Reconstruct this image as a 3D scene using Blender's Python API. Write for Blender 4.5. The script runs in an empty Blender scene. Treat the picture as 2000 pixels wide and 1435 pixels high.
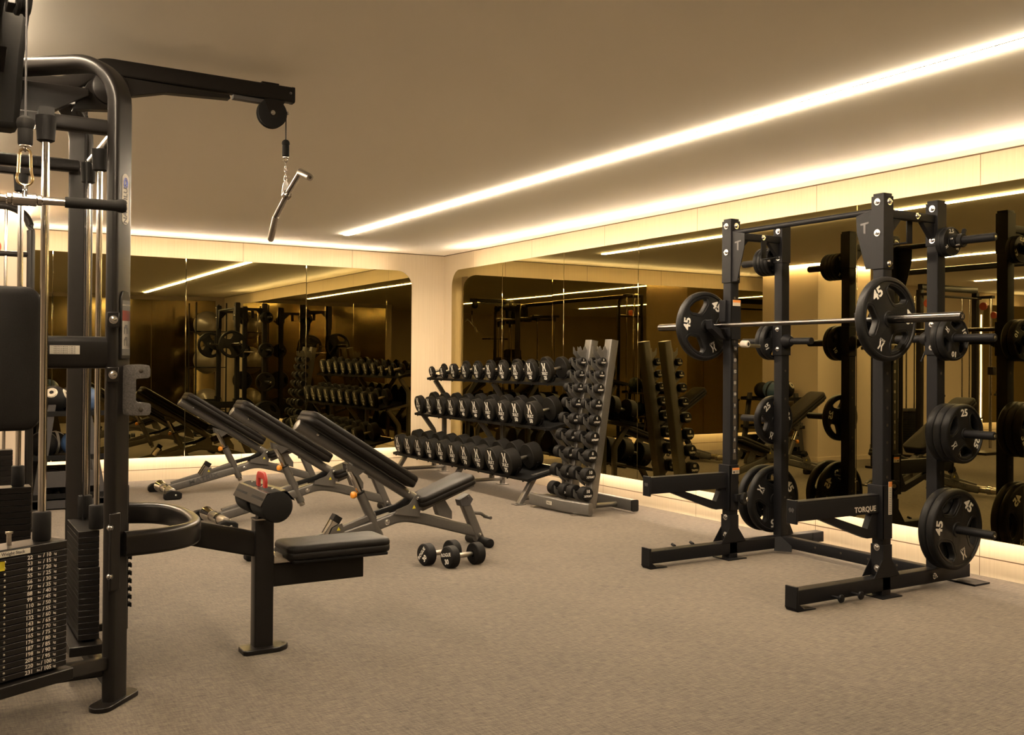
import bpy, bmesh, math, random
from mathutils import Vector, Matrix, Euler
random.seed(7)
PI = math.pi
scene = bpy.context.scene
COL = scene.collection
V = Vector

# ------------------------------------------------------------------ materials
def new_mat(name):
    m = bpy.data.materials.new(name); m.use_nodes = True
    nt = m.node_tree; b = nt.nodes['Principled BSDF']
    return m, nt, b
def node(nt, t, **kw):
    n = nt.nodes.new(t)
    for k, v in kw.items(): setattr(n, k, v)
    return n
def mat(name, col, rough=.5, metal=0., var=.06, scale=40, bump=0., bscale=300, coat=0., spec=None, stretch=None):
    m, nt, b = new_mat(name)
    tc = node(nt, 'ShaderNodeTexCoord')
    mp = node(nt, 'ShaderNodeMapping')
    nt.links.new(tc.outputs['Object'], mp.inputs[0])
    if stretch: mp.inputs['Scale'].default_value = stretch
    nz = node(nt, 'ShaderNodeTexNoise'); nz.inputs['Scale'].default_value = scale; nz.inputs['Detail'].default_value = 3
    nt.links.new(mp.outputs[0], nz.inputs['Vector'])
    rmp = node(nt, 'ShaderNodeValToRGB')
    rmp.color_ramp.elements[0].position = .3; rmp.color_ramp.elements[1].position = .7
    rmp.color_ramp.elements[0].color = [c*(1-var) for c in col]+[1]
    rmp.color_ramp.elements[1].color = [min(1, c*(1+var)) for c in col]+[1]
    nt.links.new(nz.outputs['Fac'], rmp.inputs[0]); nt.links.new(rmp.outputs[0], b.inputs['Base Color'])
    b.inputs['Roughness'].default_value = rough; b.inputs['Metallic'].default_value = metal
    if coat: b.inputs['Coat Weight'].default_value = coat; b.inputs['Coat Roughness'].default_value = .25
    if spec is None and not metal and max(col) < .03: spec = .13
    if spec is not None: b.inputs['Specular IOR Level'].default_value = spec
    if bump:
        n2 = node(nt, 'ShaderNodeTexNoise'); n2.inputs['Scale'].default_value = bscale
        nt.links.new(tc.outputs['Object'], n2.inputs['Vector'])
        bp = node(nt, 'ShaderNodeBump'); bp.inputs['Strength'].default_value = bump; bp.inputs['Distance'].default_value = .002
        nt.links.new(n2.outputs['Fac'], bp.inputs['Height']); nt.links.new(bp.outputs[0], b.inputs['Normal'])
    return m
def emis(name, col, strength):
    m, nt, b = new_mat(name)
    b.inputs['Base Color'].default_value = (.8, .8, .8, 1)
    b.inputs['Emission Color'].default_value = (*col, 1)
    b.inputs['Emission Strength'].default_value = strength
    return m

WARM = (1.0, .755, .50)
M = {}
M['black'] = mat('black_powder_coat', (.007, .007, .0075), .45, 0, .1, 60, .25, 900)
M['tower'] = mat('satin_black_steel', (.0075, .0065, .006), .34, .0, .08, 30, .1, 700, coat=.25)
M['rackblack'] = mat('textured_black_steel', (.0065, .0065, .0078), .5, 0, .08, 60, .2, 900)
M['rubber'] = mat('black_rubber', (.0065, .006, .006), .55, 0, .15, 50, .3, 500)
M['urethane'] = mat('dark_urethane', (.0065, .0058, .005), .55, 0, .12, 60, .2, 600)
M['plate'] = mat('plate_rubber', (.0075, .0075, .008), .45, 0, .15, 40, .25, 500)
M['grip'] = mat('foam_grip', (.008, .0075, .007), .75, 0, .1, 80, .4, 1200)
M['vinyl'] = mat('black_vinyl', (.0075, .0065, .006), .45, 0, .1, 30, .5, 420)
M['vinyl2'] = mat('bench_vinyl', (.0075, .0062, .0055), .48, 0, .1, 20, .3, 500)
M['grey'] = mat('grey_metallic_paint', (.10, .094, .089), .36, .5, .05, 60, .08, 900)
M['rackgrey'] = mat('rack_grey_paint', (.125, .118, .110), .36, .55, .06, 60, .08, 900)
M['darkgrey'] = mat('dark_grey_paint', (.05, .048, .05), .45, .2, .05, 40)
M['chrome'] = mat('chrome', (.50, .48, .46), .12, 1, .03, 20)
M['darkchrome'] = mat('dark_chrome', (.10, .095, .09), .25, 1, .05, 20)
M['steel'] = mat('brushed_steel', (.48, .45, .41), .3, 1, .08, 80, stretch=(1, 1, 8))
M['bolt'] = mat('zinc_bolt', (.55, .55, .55), .22, 1, .1, 90)
M['brass'] = mat('yellow_zinc', (.72, .55, .30), .25, 1, .1, 60)
M['white'] = mat('white_print', (.52, .50, .46), .55, 0, .03, 50)
M['cream'] = mat('cream_label', (.40, .37, .31), .5, 0, .05, 60)
M['red'] = mat('red_plastic', (.27, .014, .010), .38, 0, .06, 40)
M['redpulley'] = mat('dull_red_plastic', (.30, .05, .02), .45, 0, .06, 40)
M['orange'] = mat('orange_plastic', (.50, .19, .012), .4, 0, .05, 40)
M['labelorange'] = mat('orange_label', (.45, .16, .03), .5, 0, .05, 60)
M['yellow'] = mat('yellow_plastic', (.45, .38, .015), .45, 0, .05, 40)
M['blue'] = mat('blue_rubber', (.035, .075, .17), .5, 0, .1, 40, .3, 300)
M['bluelogo'] = mat('blue_ink', (.10, .13, .42), .4, 0, .05, 40)
M['castgrey'] = mat('hammered_cast_iron', (.085, .078, .072), .35, .5, .35, 160, .8, 260)
M['ball'] = mat('silver_grey_ball', (.11, .095, .075), .32, .2, .08, 8, .1, 200, coat=.3)
M['capwhite'] = mat('pale_plastic_cap', (.42, .38, .33), .5, 0, .04, 40)
M['dark_reveal'] = mat('dark_reveal', (.03, .022, .012), .8)
M['glass_dark'] = mat('dark_glass', (.02, .02, .02), .08, 0, .05, 10)

def ceiling_mat():
    m, nt, b = new_mat('painted_ceiling')
    tc = node(nt, 'ShaderNodeTexCoord'); nz = node(nt, 'ShaderNodeTexNoise'); nz.inputs['Scale'].default_value = .7
    nz.inputs['Detail'].default_value = 4
    r = node(nt, 'ShaderNodeValToRGB'); r.color_ramp.elements[0].color = (.90, .87, .80, 1); r.color_ramp.elements[1].color = (.93, .90, .83, 1)
    nt.links.new(tc.outputs['Object'], nz.inputs['Vector']); nt.links.new(nz.outputs['Fac'], r.inputs[0])
    nt.links.new(r.outputs[0], b.inputs['Base Color']); b.inputs['Roughness'].default_value = .85
    b.inputs['Specular IOR Level'].default_value = .2
    return m
M['ceiling'] = ceiling_mat()
M['tan'] = mat('tan_painted_wall', (.56, .47, .375), .6, 0, .03, 2)
M['darkwall'] = mat('brown_wall', (.30, .245, .19), .5, 0, .08, 1.2)

def wood_mat(name, axis, seams, c0=(.49, .415, .30), c1=(.57, .49, .36)):
    # vertical grain; seams = positions of the vertical panel joints along the wall; a joint at z=.119
    m, nt, b = new_mat(name)
    tc = node(nt, 'ShaderNodeTexCoord'); mp = node(nt, 'ShaderNodeMapping')
    mp.inputs['Scale'].default_value = (26, 26, .55)
    nt.links.new(tc.outputs['Object'], mp.inputs[0])
    nz = node(nt, 'ShaderNodeTexNoise'); nz.inputs['Scale'].default_value = 2.2; nz.inputs['Detail'].default_value = 6; nz.inputs['Roughness'].default_value = .65
    nt.links.new(mp.outputs[0], nz.inputs['Vector'])
    r = node(nt, 'ShaderNodeValToRGB'); e = r.color_ramp.elements
    e[0].position = .3; e[1].position = .72; e[0].color = (*c0, 1); e[1].color = (*c1, 1)
    nt.links.new(nz.outputs['Fac'], r.inputs[0])
    # panel to panel tone
    sep = node(nt, 'ShaderNodeSeparateXYZ'); nt.links.new(tc.outputs['Object'], sep.inputs[0])
    d = None
    def line(src, pos, w):
        s = node(nt, 'ShaderNodeMath', operation='SUBTRACT'); nt.links.new(src, s.inputs[0]); s.inputs[1].default_value = pos
        a = node(nt, 'ShaderNodeMath', operation='ABSOLUTE'); nt.links.new(s.outputs[0], a.inputs[0])
        l = node(nt, 'ShaderNodeMath', operation='LESS_THAN'); nt.links.new(a.outputs[0], l.inputs[0]); l.inputs[1].default_value = w
        return l.outputs[0]
    outs = [line(sep.outputs[axis], p, .0022) for p in seams] + [line(sep.outputs['Z'], .119, .0035), line(sep.outputs['Z'], 2.695, .005)]
    acc = outs[0]
    for o in outs[1:]:
        mx = node(nt, 'ShaderNodeMath', operation='MAXIMUM'); nt.links.new(acc, mx.inputs[0]); nt.links.new(o, mx.inputs[1]); acc = mx.outputs[0]
    mix = node(nt, 'ShaderNodeMix', data_type='RGBA')
    nt.links.new(acc, mix.inputs[0]); nt.links.new(r.outputs[0], mix.inputs[6]); mix.inputs[7].default_value = (.10, .06, .03, 1)
    nt.links.new(mix.outputs[2], b.inputs['Base Color']); b.inputs['Roughness'].default_value = .5
    return m
M['wood_right'] = wood_mat('maple_veneer_right', 'Y', [-.78, -2.14, -3.50, -4.866, -6.209, -7.561, -8.92, -10.28])
M['wood_back'] = wood_mat('maple_veneer_back', 'X', [-1.266, -2.61, -3.96, -5.31, -6.66, -8.0, -9.4, -10.75, -12.1])

def carpet_mat():
    m, nt, b = new_mat('woven_carpet')
    tc = node(nt, 'ShaderNodeTexCoord')
    def nz(scale, st, det=4):
        mp = node(nt, 'ShaderNodeMapping'); mp.inputs['Scale'].default_value = st
        nt.links.new(tc.outputs['Object'], mp.inputs[0])
        n = node(nt, 'ShaderNodeTexNoise'); n.inputs['Scale'].default_value = scale; n.inputs['Detail'].default_value = det
        n.inputs['Roughness'].default_value = .6
        nt.links.new(mp.outputs[0], n.inputs['Vector']); return n.outputs['Fac']
    a = nz(16, (1, 7.5, 1), 5); c = nz(15, (7.5, 1, 1), 5); d = nz(1.3, (1, 1, 1), 3); f = nz(260, (1, 1, 1), 2)
    def ma(op, x, y):
        n = node(nt, 'ShaderNodeMath', operation=op)
        for i, s in enumerate((x, y)):
            if isinstance(s, (int, float)): n.inputs[i].default_value = s
            else: nt.links.new(s, n.inputs[i])
        return n.outputs[0]
    s = ma('ADD', ma('MULTIPLY', a, .40), ma('MULTIPLY', c, .26))
    s = ma('ADD', s, ma('MULTIPLY', d, .10)); s = ma('ADD', s, ma('MULTIPLY', f, .24))
    r = node(nt, 'ShaderNodeValToRGB'); e = r.color_ramp.elements
    e[0].position = .38; e[1].position = .60; e[0].color = (.025, .0205, .017, 1); e[1].color = (.150, .121, .092, 1)
    m2 = e.new(.48); m2.color = (.084, .068, .052, 1)
    nt.links.new(s, r.inputs[0]); nt.links.new(r.outputs[0], b.inputs['Base Color'])
    b.inputs['Diffuse Roughness'].default_value = 1.0; b.inputs['Roughness'].default_value = .95; b.inputs['Specular IOR Level'].default_value = .15
    b.inputs['Sheen Weight'].default_value = .15
    bp = node(nt, 'ShaderNodeBump'); bp.inputs['Strength'].default_value = .6; bp.inputs['Distance'].default_value = .004
    nt.links.new(s, bp.inputs['Height']); nt.links.new(bp.outputs[0], b.inputs['Normal'])
    return m
M['carpet'] = carpet_mat()
def mirror_mat(name, col, wav=0., rough=.004):
    m, nt, b = new_mat(name)
    b.inputs['Base Color'].default_value = (*col, 1); b.inputs['Metallic'].default_value = 1; b.inputs['Roughness'].default_value = rough
    tc = node(nt, 'ShaderNodeTexCoord'); n = node(nt, 'ShaderNodeTexNoise'); n.inputs['Scale'].default_value = 1.3; n.inputs['Detail'].default_value = 1
    nt.links.new(tc.outputs['Object'], n.inputs['Vector'])
    bp = node(nt, 'ShaderNodeBump'); bp.inputs['Strength'].default_value = 1; bp.inputs['Distance'].default_value = wav
    nt.links.new(n.outputs['Fac'], bp.inputs['Height']); nt.links.new(bp.outputs[0], b.inputs['Normal'])
    return m
M['mirror'] = mirror_mat('bronze_tinted_mirror', (.33, .275, .125), .0002)
M['mirror_front'] = mirror_mat('dark_bronze_glass', (.22, .175, .085), .005, .14)
M['led'] = emis('led_strip', (1.0, .77, .54), 2.3)
M['led_graze'] = emis('graze_led_strip', (1.0, .79, .58), .7)
M['led_low'] = emis('low_led_strip', (1.0, .77, .55), 7)
M['led_cove'] = emis('cove_led_strip', (1.0, .79, .58), 9.5)
M['line'] = emis('linear_diffuser', (1, .80, .56), 24)
M['wash'] = emis('washer_diffuser', WARM, 22)

# ------------------------------------------------------------------ geometry helpers
def basis(d, up=V((0, 0, 1))):
    d = V(d).normalized()
    if abs(d.dot(up)) > .98: up = V((0, 1, 0)) if abs(d.z) > .9 else V((0, 0, 1))
    s = up.cross(d).normalized(); u = d.cross(s).normalized()
    return d, s, u          # forward, side, up
_text = {}
def curve_to_geo(cd):
    o = bpy.data.objects.new('tmp', cd)
    me = bpy.data.meshes.new_from_object(o)
    vs = [v.co.copy() for v in me.vertices]; fs = [tuple(p.vertices) for p in me.polygons]
    bpy.data.objects.remove(o); bpy.data.meshes.remove(me); bpy.data.curves.remove(cd)
    return vs, fs
def text_geo(s, bold=.0, ext=.01):
    k = (s, bold, ext)
    if k not in _text:
        cd = bpy.data.curves.new('t', 'FONT'); cd.body = s; cd.size = 1; cd.align_x = 'CENTER'; cd.align_y = 'CENTER'
        cd.offset = bold; cd.extrude = ext; cd.resolution_u = 2
        _text[k] = curve_to_geo(cd)
    return _text[k]
def shape_geo(loops, ext, bev=0., res=2):
    cd = bpy.data.curves.new('s', 'CURVE'); cd.dimensions = '2D'; cd.fill_mode = 'BOTH'
    cd.extrude = ext; cd.bevel_depth = bev; cd.bevel_resolution = res
    for lp in loops:
        sp = cd.splines.new('POLY'); sp.points.add(len(lp)-1); sp.use_cyclic_u = True
        for i, (x, y) in enumerate(lp): sp.points[i].co = (x, y, 0, 1)
    return curve_to_geo(cd)
def face_mx(pos, normal, up=V((0, 0, 1)), s=1.):
    """matrix taking XY-plane lettering to a surface: +Z -> normal, +Y -> up"""
    n = V(normal).normalized(); u = V(up); u = (u - n*u.dot(n)).normalized(); x = u.cross(n)
    m = Matrix.Identity(4)
    for i in range(3):
        m[i][0] = x[i]*s; m[i][1] = u[i]*s; m[i][2] = n[i]*s; m[i][3] = pos[i]
    return m

class MB:
    def __init__(self, mx=None): self.v = []; self.f = []; self.mx = mx
    def add(self, vs, fs, mx=None):
        n = len(self.v)
        for p in vs:
            p = V(p)
            if mx is not None: p = mx @ p
            if self.mx is not None: p = self.mx @ p
            self.v.append(p)
        self.f += [tuple(i+n for i in f) for f in fs]
        return self
    def box(self, c, s, rz=0., mx=None):
        hx, hy, hz = [a/2 for a in s]
        vs = [(x, y, z) for x in (-hx, hx) for y in (-hy, hy) for z in (-hz, hz)]
        fs = [(0, 1, 3, 2), (4, 6, 7, 5), (0, 4, 5, 1), (2, 3, 7, 6), (0, 2, 6, 4), (1, 5, 7, 3)]
        m = Matrix.Translation(V(c)) @ Matrix.Rotation(rz, 4, 'Z')
        if mx is not None: m = mx @ m
        return self.add(vs, fs, m)
    def bx(self, x0, x1, y0, y1, z0, z1, mx=None):
        return self.box(((x0+x1)/2, (y0+y1)/2, (z0+z1)/2), (abs(x1-x0), abs(y1-y0), abs(z1-z0)), mx=mx)
    def sweep(self, path, prof, up=V((0, 0, 1)), cap=True, closed=False, mx=None):
        """prof: list of (side, up) offsets"""
        P = [V(p) for p in path]; n = len(P); k = len(prof); vs = []
        for i in range(n):
            if closed: d = P[(i+1) % n]-P[i-1]
            elif i == 0: d = P[1]-P[0]
            elif i == n-1: d = P[-1]-P[-2]
            else: d = (P[i+1]-P[i]).normalized()+(P[i]-P[i-1]).normalized()
            d.normalize(); f, s, u = basis(d, up)
            sc = 1.
            if 0 < i < n-1 and not closed:
                c = (P[i+1]-P[i]).normalized().dot(d); sc = 1/max(c, .5)
            # widen in the bend plane only
            bend = None
            if sc > 1.001:
                bend = ((P[i+1]-P[i]).normalized()-(P[i]-P[i-1]).normalized())
                bend = (bend-d*bend.dot(d)).normalized()
            for a, b in prof:
                o = s*a+u*b
                if bend is not None: o = o+bend*o.dot(bend)*(sc-1)
                vs.append(P[i]+o)
        fs = []
        for i in range(n if closed else n-1):
            j = (i+1) % n
            for q in range(k):
                r = (q+1) % k; fs.append((i*k+q, j*k+q, j*k+r, i*k+r))
        if cap and not closed: fs += [tuple(reversed(range(k))), tuple((n-1)*k+q for q in range(k))]
        return self.add(vs, fs, mx)
    def tube(self, path, r, seg=16, **kw):
        return self.sweep(path, [(r*math.cos(2*PI*i/seg), r*math.sin(2*PI*i/seg)) for i in range(seg)], **kw)
    def rect(self, path, w, h, rad=.006, **kw):
        """rectangular tube: w sideways, h upwards, rounded edges"""
        rad = min(rad, w*.49, h*.49); pr = []
        for cx, cy, a0 in ((w/2-rad, h/2-rad, 0), (-w/2+rad, h/2-rad, 90), (-w/2+rad, -h/2+rad, 180), (w/2-rad, -h/2+rad, 270)):
            for t in (0, 30, 60, 90):
                a = math.radians(a0+t); pr.append((cx+rad*math.cos(a), cy+rad*math.sin(a)))
        return self.sweep(path, pr, **kw)
    def lathe(self, prof, a, d, seg=32, mx=None):
        """prof: (distance along d from a, radius)"""
        a = V(a); f, s, u = basis(d); vs = []; k = len(prof)
        for i in range(seg):
            t = 2*PI*i/seg; o = s*math.cos(t)+u*math.sin(t)
            for x, r in prof: vs.append(a+f*x+o*max(r, 1e-5))
        fs = [(i*k+q, i*k+q+1, ((i+1) % seg)*k+q+1, ((i+1) % seg)*k+q) for i in range(seg) for q in range(k-1)]
        return self.add(vs, fs, mx)
    def cyl(self, a, b, r, seg=24, bev=.0, mx=None):
        a = V(a); b = V(b); L = (b-a).length; bev = min(bev, r*.8, L*.45)
        if bev > 0: pr = [(0, 0), (0, r-bev), (bev*.3, r-bev*.3), (bev, r), (L-bev, r), (L-bev*.3, r-bev*.3), (L, r-bev), (L, 0)]
        else: pr = [(0, 0), (0, r), (L, r), (L, 0)]
        return self.lathe(pr, a, b-a, seg, mx)
    def prism(self, pts, a, b, mx=None):
        """pts: polygon of 3D points on one side; extruded from +a to +b (vectors)"""
        a = V(a); b = V(b); n = len(pts)
        vs = [V(p)+a for p in pts]+[V(p)+b for p in pts]
        fs = [tuple(range(n)), tuple(range(2*n-1, n-1, -1))]+[(i, i+n, (i+1) % n+n, (i+1) % n) for i in range(n)]
        return self.add(vs, fs, mx)
    def sphere(self, c, r, seg=32, ring=18, mx=None):
        return self.lathe([(r-r*math.cos(PI*i/ring), r*math.sin(PI*i/ring)) for i in range(ring+1)], V(c)-V((0, 0, r)), (0, 0, 1), seg, mx)
    def text(self, s, pos, normal, size, up=V((0, 0, 1)), bold=.02, sx=1.):
        vs, fs = text_geo(s, bold)
        m = face_mx(pos, normal, up, size) @ Matrix.Diagonal((sx, 1, .02/size if size > 1e-4 else 1, 1))
        return self.add(vs, fs, m)
    def poly(self, pts, pos, normal, size, up=V((0, 0, 1)), th=.0006):
        n = len(pts); vs = [(x, y, 0) for x, y in pts]+[(x, y, th/size) for x, y in pts]
        fs = [tuple(reversed(range(n))), tuple(range(n, 2*n))]+[(i, (i+1) % n, (i+1) % n+n, i+n) for i in range(n)]
        return self.add(vs, fs, face_mx(pos, normal, up, size))
    def build(self, name, m, parent=None, org=None, bevel=0., smooth=35, sub=0):
        me = bpy.data.meshes.new(name)
        o3 = V(org) if org is not None else V((0, 0, 0))
        me.from_pydata([v-o3 for v in self.v], [], self.f)
        me.validate(); 
        bm = bmesh.new(); bm.from_mesh(me); bmesh.ops.remove_doubles(bm, verts=bm.verts, dist=1e-6)
        bmesh.ops.recalc_face_normals(bm, faces=bm.faces); bm.to_mesh(me); bm.free()
        me.shade_smooth(); me.set_sharp_from_angle(angle=math.radians(smooth))
        me.materials.append(M[m] if isinstance(m, str) else m)
        o = bpy.data.objects.new(name, me); COL.objects.link(o)
        if parent is not None: o.parent = parent
        elif org is not None: o.location = o3
        if bevel:
            b = o.modifiers.new('bevel', 'BEVEL'); b.width = bevel; b.segments = 2; b.limit_method = 'ANGLE'; b.angle_limit = math.radians(40); b.harden_normals = False
        if sub:
            b = o.modifiers.new('sub', 'SUBSURF'); b.levels = b.render_levels = sub
        return o

def tag(o, label, cat, group=None):
    o['label'] = label; o['category'] = cat
    if group: o['group'] = group
    return o
def thing(name, label, cat, loc=(0, 0, 0), rz=0., group=None):
    o = bpy.data.objects.new(name, None); COL.objects.link(o); o.empty_display_size = .1
    o.location = loc; o.rotation_euler = (0, 0, rz)
    return tag(o, label, cat, group)
def kids(o): return [c for c in bpy.data.objects if c.parent == o]
def dup(root, loc, rot=None, label=None, group=None):
    r = root.copy(); COL.objects.link(r); r.location = loc
    if rot is not None: r.rotation_euler = rot
    if label: r['label'] = label
    if group: r['group'] = group
    for ch in kids(root):
        c = ch.copy(); COL.objects.link(c); c.parent = r
        for g in kids(ch):
            d = g.copy(); COL.objects.link(d); d.parent = c
    return r
def struct(o): o['kind'] = 'structure'; return o
def arc(c, r, a0, a1, n, ax=(1, 0, 0), ay=(0, 0, 1)):
    c = V(c); ax = V(ax); ay = V(ay)
    return [c+ax*r*math.cos(math.radians(a0+(a1-a0)*i/n))+ay*r*math.sin(math.radians(a0+(a1-a0)*i/n)) for i in range(n+1)]
def fillet(pts, r, n=6):
    """round the inner corners of a polyline"""
    P = [V(p) for p in pts]; out = [P[0]]
    for i in range(1, len(P)-1):
        a = (P[i-1]-P[i]); b = (P[i+1]-P[i]); la, lb = a.length, b.length; a.normalize(); b.normalize()
        ang = a.angle(b); t = min(r/max(math.tan(ang/2), 1e-3), la*.48, lb*.48)
        p0 = P[i]+a*t; p1 = P[i]+b*t
        for k in range(n+1):
            s = k/n; out.append(p0*(1-s)**2+P[i]*2*s*(1-s)+p1*s*s)
    out.append(P[-1]); return out
def hexbolt(mb, c, n, r=.012, h=.008):
    mb.lathe([(0, 0), (0, r*1.45), (.002, r*1.45), (.002, r), (h, r), (h+.0015, r*.75), (h+.0015, r*.45), (h+.006, r*.45), (h+.006, 0)], c, n, 12)

# ================================================================== THE ROOM
H = 2.70
def slab(name, m, x0, x1, y0, y1, z0, z1): return struct(MB().bx(x0, x1, y0, y1, z0, z1).build(name, m))
slab('floor', 'carpet', -13.2, .15, -13.8, .15, -.1, 0)
slab('ceiling', 'ceiling', -13.2, .15, -13.8, .15, H, H+.1)
slab('wall_right', 'wood_right', 0, .12, -11.1, 0.12, 0, H)
slab('wall_back', 'wood_back', -13.2, 0, 0, .12, 0, H)
slab('wall_left', 'tan', -13.2, -13.1, -13.8, 0, 0, H)
slab('wall_front', 'tan', -13.1, .15, -13.8, -13.7, 0, H)
slab('wall_entry', 'darkwall', -4.35, 0.15, -11.35, -11.1, 0, H)
slab('wall_alcove', 'tan', -10.95, -6.7, -.30, 0, 0, H)
slab('wall_pillar', 'tan', -6.09, -5.03, -2.03, -1.0, 0, H)
mb = MB()
for x0, x1, y0, y1 in ((-6.10, -5.02, -2.042, -2.03), (-5.03, -5.018, -2.03, -1.0)): mb.bx(x0, x1, y0, y1, 0, .062)
struct(mb.build('baseboard_pillar', 'tan', bevel=.002))
struct(MB().bx(-10.95, -6.7, -.312, -.30, 0, .07).build('baseboard_alcove', 'tan'))
struct(MB().bx(-13.1, -13.088, -13.7, 0, 0, .07).build('baseboard_left', 'tan'))
# narrow slots in the ceiling that wash the pillar
t = thing('pillar_light', 'slim warm ceiling slot washing the tan pillar', 'light', (-5.5, -2.06, H))
mb = MB(); mb.bx(-6.09, -5.0, -2.075, -2.04, H-.004, H+.001); mb.bx(-5.02, -4.99, -2.04, -1.0, H-.004, H+.001)
mb.build('diffuser', 'wash', t, t.location)

def ceiling_light(x, y0, y1, label, w=.054):
    t = thing('linear_ceiling_light', label, 'light', (x, (y0+y1)/2, H), group='linear ceiling lights')
    MB().bx(x-w/2, x+w/2, y0, y1, H-.011, H-.0005).build('diffuser', 'line', t, t.location)
    m2 = MB()
    for s in (-1, 1): m2.bx(x+s*(w/2+.001), x+s*(w/2+.005), y0-.004, y1+.004, H-.004, H)
    m2.build('frame', 'capwhite', t, t.location)
ceiling_light(-1.885, -10.05, -1.37, 'long bright ceiling line light running beside the right mirror wall')
ceiling_light(-5.6, -10.05, -2.75, 'ceiling line light above the cable machine, seen in the mirrors')
ceiling_light(-9.2, -10.05, -1.55, 'ceiling line light farthest from the right wall, seen only in the mirrors')

def wall_mirror(name, label, side, s0, s1, seams, z0, z1, r0=0., r1=0., off=.175, th=.014, m='mirror', rot=True):
    """mirror panels standing off the wall, lit from behind. s runs along the wall (right: -y, back: -x)."""
    def P(s, d, z): return (-d, -s, z) if side == 'right' else (-s, -d, z)
    c = P((s0+s1)/2, 0, z0)
    t = thing(name, label, 'mirror', c)
    cuts = [s0]+list(seams)+[s1]
    for i in range(len(cuts)-1):
        a, b = cuts[i]+(.002 if i else 0), cuts[i+1]-(.002 if i < len(cuts)-2 else 0)
        pts = [(a, z0), (b, z0)]
        if i == len(cuts)-2 and r1:
            pts += [(b-r1+r1*math.cos(math.radians(q)), z1-r1+r1*math.sin(math.radians(q))) for q in range(0, 91, 6)]
        else: pts.append((b, z1))
        if i == 0 and r0:
            pts += [(a+r0-r0*math.sin(math.radians(q)), z1-r0+r0*math.cos(math.radians(q))) for q in range(0, 91, 6)]
        else: pts.append((a, z1))
        mbp = MB()
        tilt = (random.random()-.5)*.0022 if rot else 0; tl2 = (random.random()-.5)*.0012 if rot else 0
        sm = (a+b)/2; zm = (z0+z1)/2
        poly = [P(s, off+(s-sm)*tilt+(z-zm)*tl2, z) for s, z in pts]
        dv = V(P(0, -th, 0)) - V(P(0, 0, 0))
        mbp.prism(poly, (0, 0, 0), dv)
        mbp.build('mirror_panel', m, t, c, bevel=.0028)
    return t, P, c
def backlight(t, P, c, s0, s1, z0, z1, inset, off=.175, left=True, right=True, r0=.2, r1=0.):
    # hollow backing frame with led strips on its outer faces
    d0, d1 = .0, off-.016
    a, b, lo, hi = s0+.07, s1-.07, z0+.06, z1-inset
    mb = MB()
    def bar(sa, sb, za, zb):
        p, q = P(sa, d0, za), P(sb, d1, zb)
        mb.bx(min(p[0], q[0]), max(p[0], q[0]), min(p[1], q[1]), max(p[1], q[1]), za, zb)
    bar(a, b, hi-.08, hi-.03); bar(a, b, lo, lo+.05); bar(a, a+.05, lo, hi); bar(b-.05, b, lo, hi)
    mb.build('backing_frame', 'capwhite', t, c)
    mb = MB()
    def strip(sa, sb, za, zb, da=.07, db=.09):
        p, q = P(sa, da, za), P(sb, db, zb)
        mb.bx(min(p[0], q[0]), max(p[0], q[0]), min(p[1], q[1]), max(p[1], q[1]), za, zb)
    strip(a+.03, b-.03, lo-.006, lo); mb.build('led_strip', 'led_low', t, c); mb = MB()
    if left: strip(a-.006, a, lo+.03, hi-.16)
    if right: strip(b, b+.006, lo+.03, hi-.16)
    mb.build('led_strip', 'led', t, c)
    mb = MB(); strip(a+r0, b-r1, hi-.03, hi-.024, .05, .07); mb.build('led_strip', 'led_graze', t, c)
    # strip facing the room just behind the mirror's top edge: washes the ceiling
    a2, b2 = a+r0, b-r1
    mb = MB(); prof = [(.115, hi-.03), (.115, hi+.022), (.134, hi+.022), (.134, hi-.03)]
    mb.prism([P(a2, d, z) for d, z in prof], (0, 0, 0), V(P(b2, 0, 0))-V(P(a2, 0, 0))); br = mb.build('cove_bracket', 'capwhite', t, c)
    mb = MB(); prof = [(.1345, hi-.004), (.1345, hi+.0225), (.137, hi+.0225), (.137, hi-.004)]
    mb.prism([P(a2, d, z) for d, z in prof], (0, 0, 0), V(P(b2, 0, 0))-V(P(a2, 0, 0))); mb.build('cove_led', 'led_cove', br, c)
ZM0, ZM1 = .267, 2.459
t, P, c = wall_mirror('wall_mirror', 'backlit bronze mirror wall along the right side behind the rack', 'right', .553, 9.0, [1.796, 3.041, 4.265, 5.5, 6.733, 7.97], ZM0, ZM1, r0=.2)
backlight(t, P, c, .553, 9.0, ZM0, ZM1, .022)
t, P, c = wall_mirror('wall_mirror', 'backlit bronze mirror with rounded corner on the far back wall', 'back', .54, 6.0, [1.908, 3.291, 4.64], ZM0, ZM1, r0=.2, r1=.2)
backlight(t, P, c, .54, 6.0, ZM0, ZM1, .022, r1=.2)
t, P, c = wall_mirror('wall_mirror', 'backlit mirror at the far left end of the back wall, seen in reflection', 'back', 11.5, 13.0, [], ZM0, ZM1, r0=.2)
backlight(t, P, c, 11.5, 13.0, ZM0, ZM1, .022, right=False)
# dark glass on the entry wall behind the viewpoint
t = thing('glass_partition', 'dark bronze glass covering the wall facing the far mirror', 'glass panel', (-2.3, -11.09, 0))
for x0, x1 in ((-4.2, -2.95), (-2.945, -1.55), (-1.545, -.2)):
    MB().bx(x0, x1, -11.098, -11.082, .01, 2.61).build('glass_panel', 'mirror_front', t, t.location, bevel=.001)

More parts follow.
